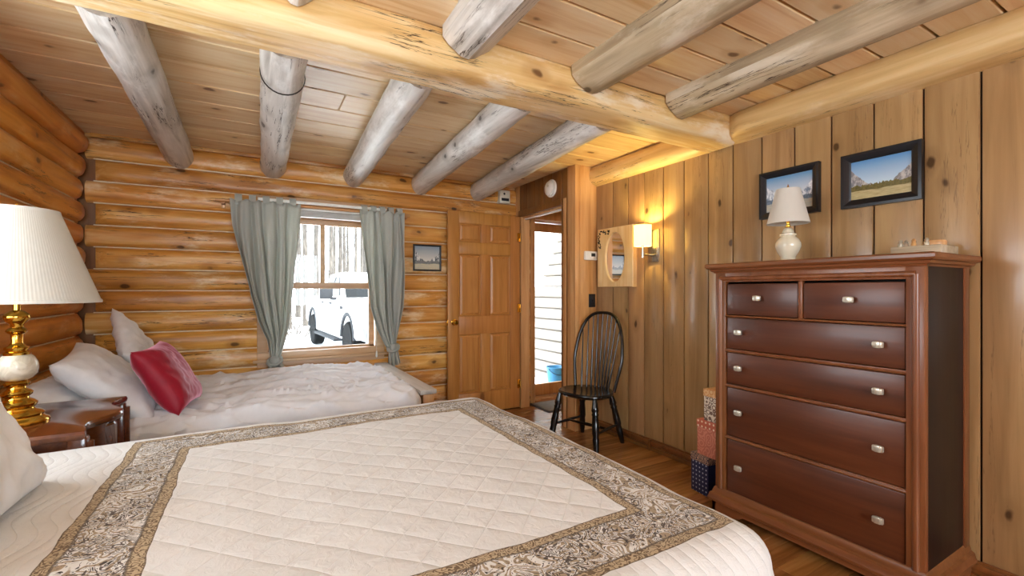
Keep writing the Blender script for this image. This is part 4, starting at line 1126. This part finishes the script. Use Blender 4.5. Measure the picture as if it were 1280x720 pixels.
b = MB(); b.box((2.78, -.6, .8), (2.86, .6, 1.1), .02); b.build('grille', M['cartrim'], tk)
for s in (-1, 1):
    b = MB(); b.box((2.66, s * .64, .86), (2.82, s * .96, 1.08), .03); b.build('headlamp', M['white'], tk)

# bare trees
def bark():
    n = N('grey_tree_bark'); o = n.obj()
    c = n.ramp(n.noise(n.scale(o, (9, 9, 2)), 1, 5, .7), [(.3, lin('#26221f')), (.5, lin('#3d3833')), (.7, lin('#5e5851'))])
    n.pbr(c, .9, 0, n.bump(n.noise(n.scale(o, (20, 20, 5)), 1, 4), .5, .02)); return n.mat
M['bark'] = bark()
random.seed(21)
spots = []
while len(spots) < 44:
    y_ = random.uniform(14.5, 36); x = y_ * (.14 + random.uniform(-.12, .13)) if len(spots) < 34 else random.uniform(-9, 14)
    if abs(x - 2.5) < 2.2 and y_ < 16.5: continue
    if all(math.hypot(x - p[0], y_ - p[1]) > 1.05 for p in spots): spots.append((x, y_))
for k, (x, y_) in enumerate(spots):
    r0 = random.uniform(.07, .16); h = random.uniform(9, 14)
    gz = GZ + max(0, y_ - 22) * .03 - .1
    b = MB(); lean = random.uniform(-.012, .012); pts = [(lean * h * i / 8 + .05 * nz(i * .7, k, 1), .05 * nz(i * .7, k, 5), h * i / 8) for i in range(9)]
    b.tube(pts, [r0 * (1 - .75 * i / 8) for i in range(9)], 9)
    for j in range(9):
        zz = random.uniform(1.2, h * .85); f = zz / h; a = random.uniform(0, 6.28); L = random.uniform(.22, .38)
        p = Vector((lean * zz, 0, zz)); dv = Vector((math.cos(a), math.sin(a), random.uniform(.6, 1.4)))
        b.tube([p, p + dv * L * .5, p + dv * L + Vector((0, 0, .15))], [r0 * .22, r0 * .15, r0 * .05], 5)
    t = b.build('bare_tree', M['bark'], smooth=60); t.location = (x, y_, gz)
    tag(t, 'bare grey tree trunk standing in the snow beyond the pickup', 'tree', 'bare trees in the snow outside the window')
b = MB(); n_ = 0
while n_ < 460:
    a = random.uniform(0, 6.28); x, y_ = random.gauss(.55, 1.0), random.gauss(16.6, .9)
    if n_ > 230: x, y_ = random.uniform(-6, 10), random.uniform(17, 30)
    L = random.uniform(.4, 1.2); n_ += 1
    c_ = Vector((x + math.cos(a) * L * .5, y_ + math.sin(a) * L * .5))
    if any(math.hypot(c_.x - p[0], c_.y - p[1]) < L * .5 + .5 for p in spots) or (abs(x - 2.5) < 2 and y_ < 15): continue
    p = Vector((x, y_, GZ - .05 + max(0, y_ - 22) * .03))
    b.tube([p, p + Vector((math.cos(a) * .4, math.sin(a) * .4, .6)) * L, p + Vector((math.cos(a), math.sin(a), .8 + random.uniform(-.4, .5))) * L], [.014, .01, .003], 4)
tag(b.build('undergrowth', M['twig'], smooth=60), 'tangle of bare brush in the snow behind the pickup', 'brush', None, 'stuff')

# ------------------------------------------------------------------ light
def area(name, loc, rot, sx, sy, e, col, portal=False):
    l = bpy.data.lights.new(name, 'AREA'); l.shape = 'RECTANGLE'; l.size = sx; l.size_y = sy; l.energy = e; l.color = col
    if portal: l.cycles.is_portal = True
    o = bpy.data.objects.new(name, l); COL.objects.link(o); o.location = loc; o.rotation_euler = rot; return o
WORLD = 8.0
wd = bpy.data.worlds.new('sky'); sc.world = wd; wd.use_nodes = True
bg = wd.node_tree.nodes['Background']; bg.inputs[0].default_value = (.86, .94, 1.0, 1); bg.inputs[1].default_value = WORLD
area('portal_window', (.545, 4.52, 1.29), (rad(-90), 0, 0), 1.0, 1.3, 1, (1, 1, 1), True)
area('portal_door', (3.17, 4.52, 1.05), (rad(-90), 0, 0), .9, 2.0, 1, (1, 1, 1), True)
area('side_fill_light', (XL - .12, (LY0 + LY1) / 2, (LZ0 + LZ1) / 2), (0, rad(-90), 0), LZ1 - LZ0, LY1 - LY0, 7.5, (.74, .88, 1.0))  # unseen fill lamp added in the left wall to brighten the room
area('rear_fill_light', ((FX0 + FX1_) / 2, YF - .06, 1.5), (rad(90), 0, 0), FX1_ - FX0, 1.2, 94, (.74, .88, 1.0))  # fill lamp added behind the camera to lift the whole room
sl = bpy.data.lights.new('snow_bounce_sun', 'SUN'); sl.energy = 20; sl.angle = rad(1); sl.color = (1, .96, .9)  # sun added to brighten the snow and bounce light indoors
o = bpy.data.objects.new('snow_bounce_sun', sl); COL.objects.link(o); o.rotation_euler = Vector((-.3, .5, -.8)).to_track_quat('-Z', 'Y').to_euler()
pl = bpy.data.lights.new('sconce_bulb', 'POINT'); pl.energy = 19; pl.color = (1, .76, .26); pl.shadow_soft_size = .015
o = bpy.data.objects.new('sconce_bulb_light', pl); COL.objects.link(o); o.location = (XR - .125, 2.51, 1.712)

# ------------------------------------------------------------------ camera
cam = bpy.data.cameras.new('camera'); co = bpy.data.objects.new('camera', cam); COL.objects.link(co)
yaw = math.atan(324 / 565.)
co.location = (0, 0, 1.25); co.rotation_euler = (PI / 2, 0, -yaw)
cam.sensor_width = 36; cam.lens = 565 / 1280 * 36; cam.shift_y = 3 / 1280; cam.clip_start = .02; cam.clip_end = 300
sc.camera = co
sc.view_settings.view_transform = 'Standard'; sc.view_settings.look = 'None'
sc.view_settings.exposure = 0.08; sc.view_settings.gamma = 1; sc.view_settings.use_curve_mapping = False
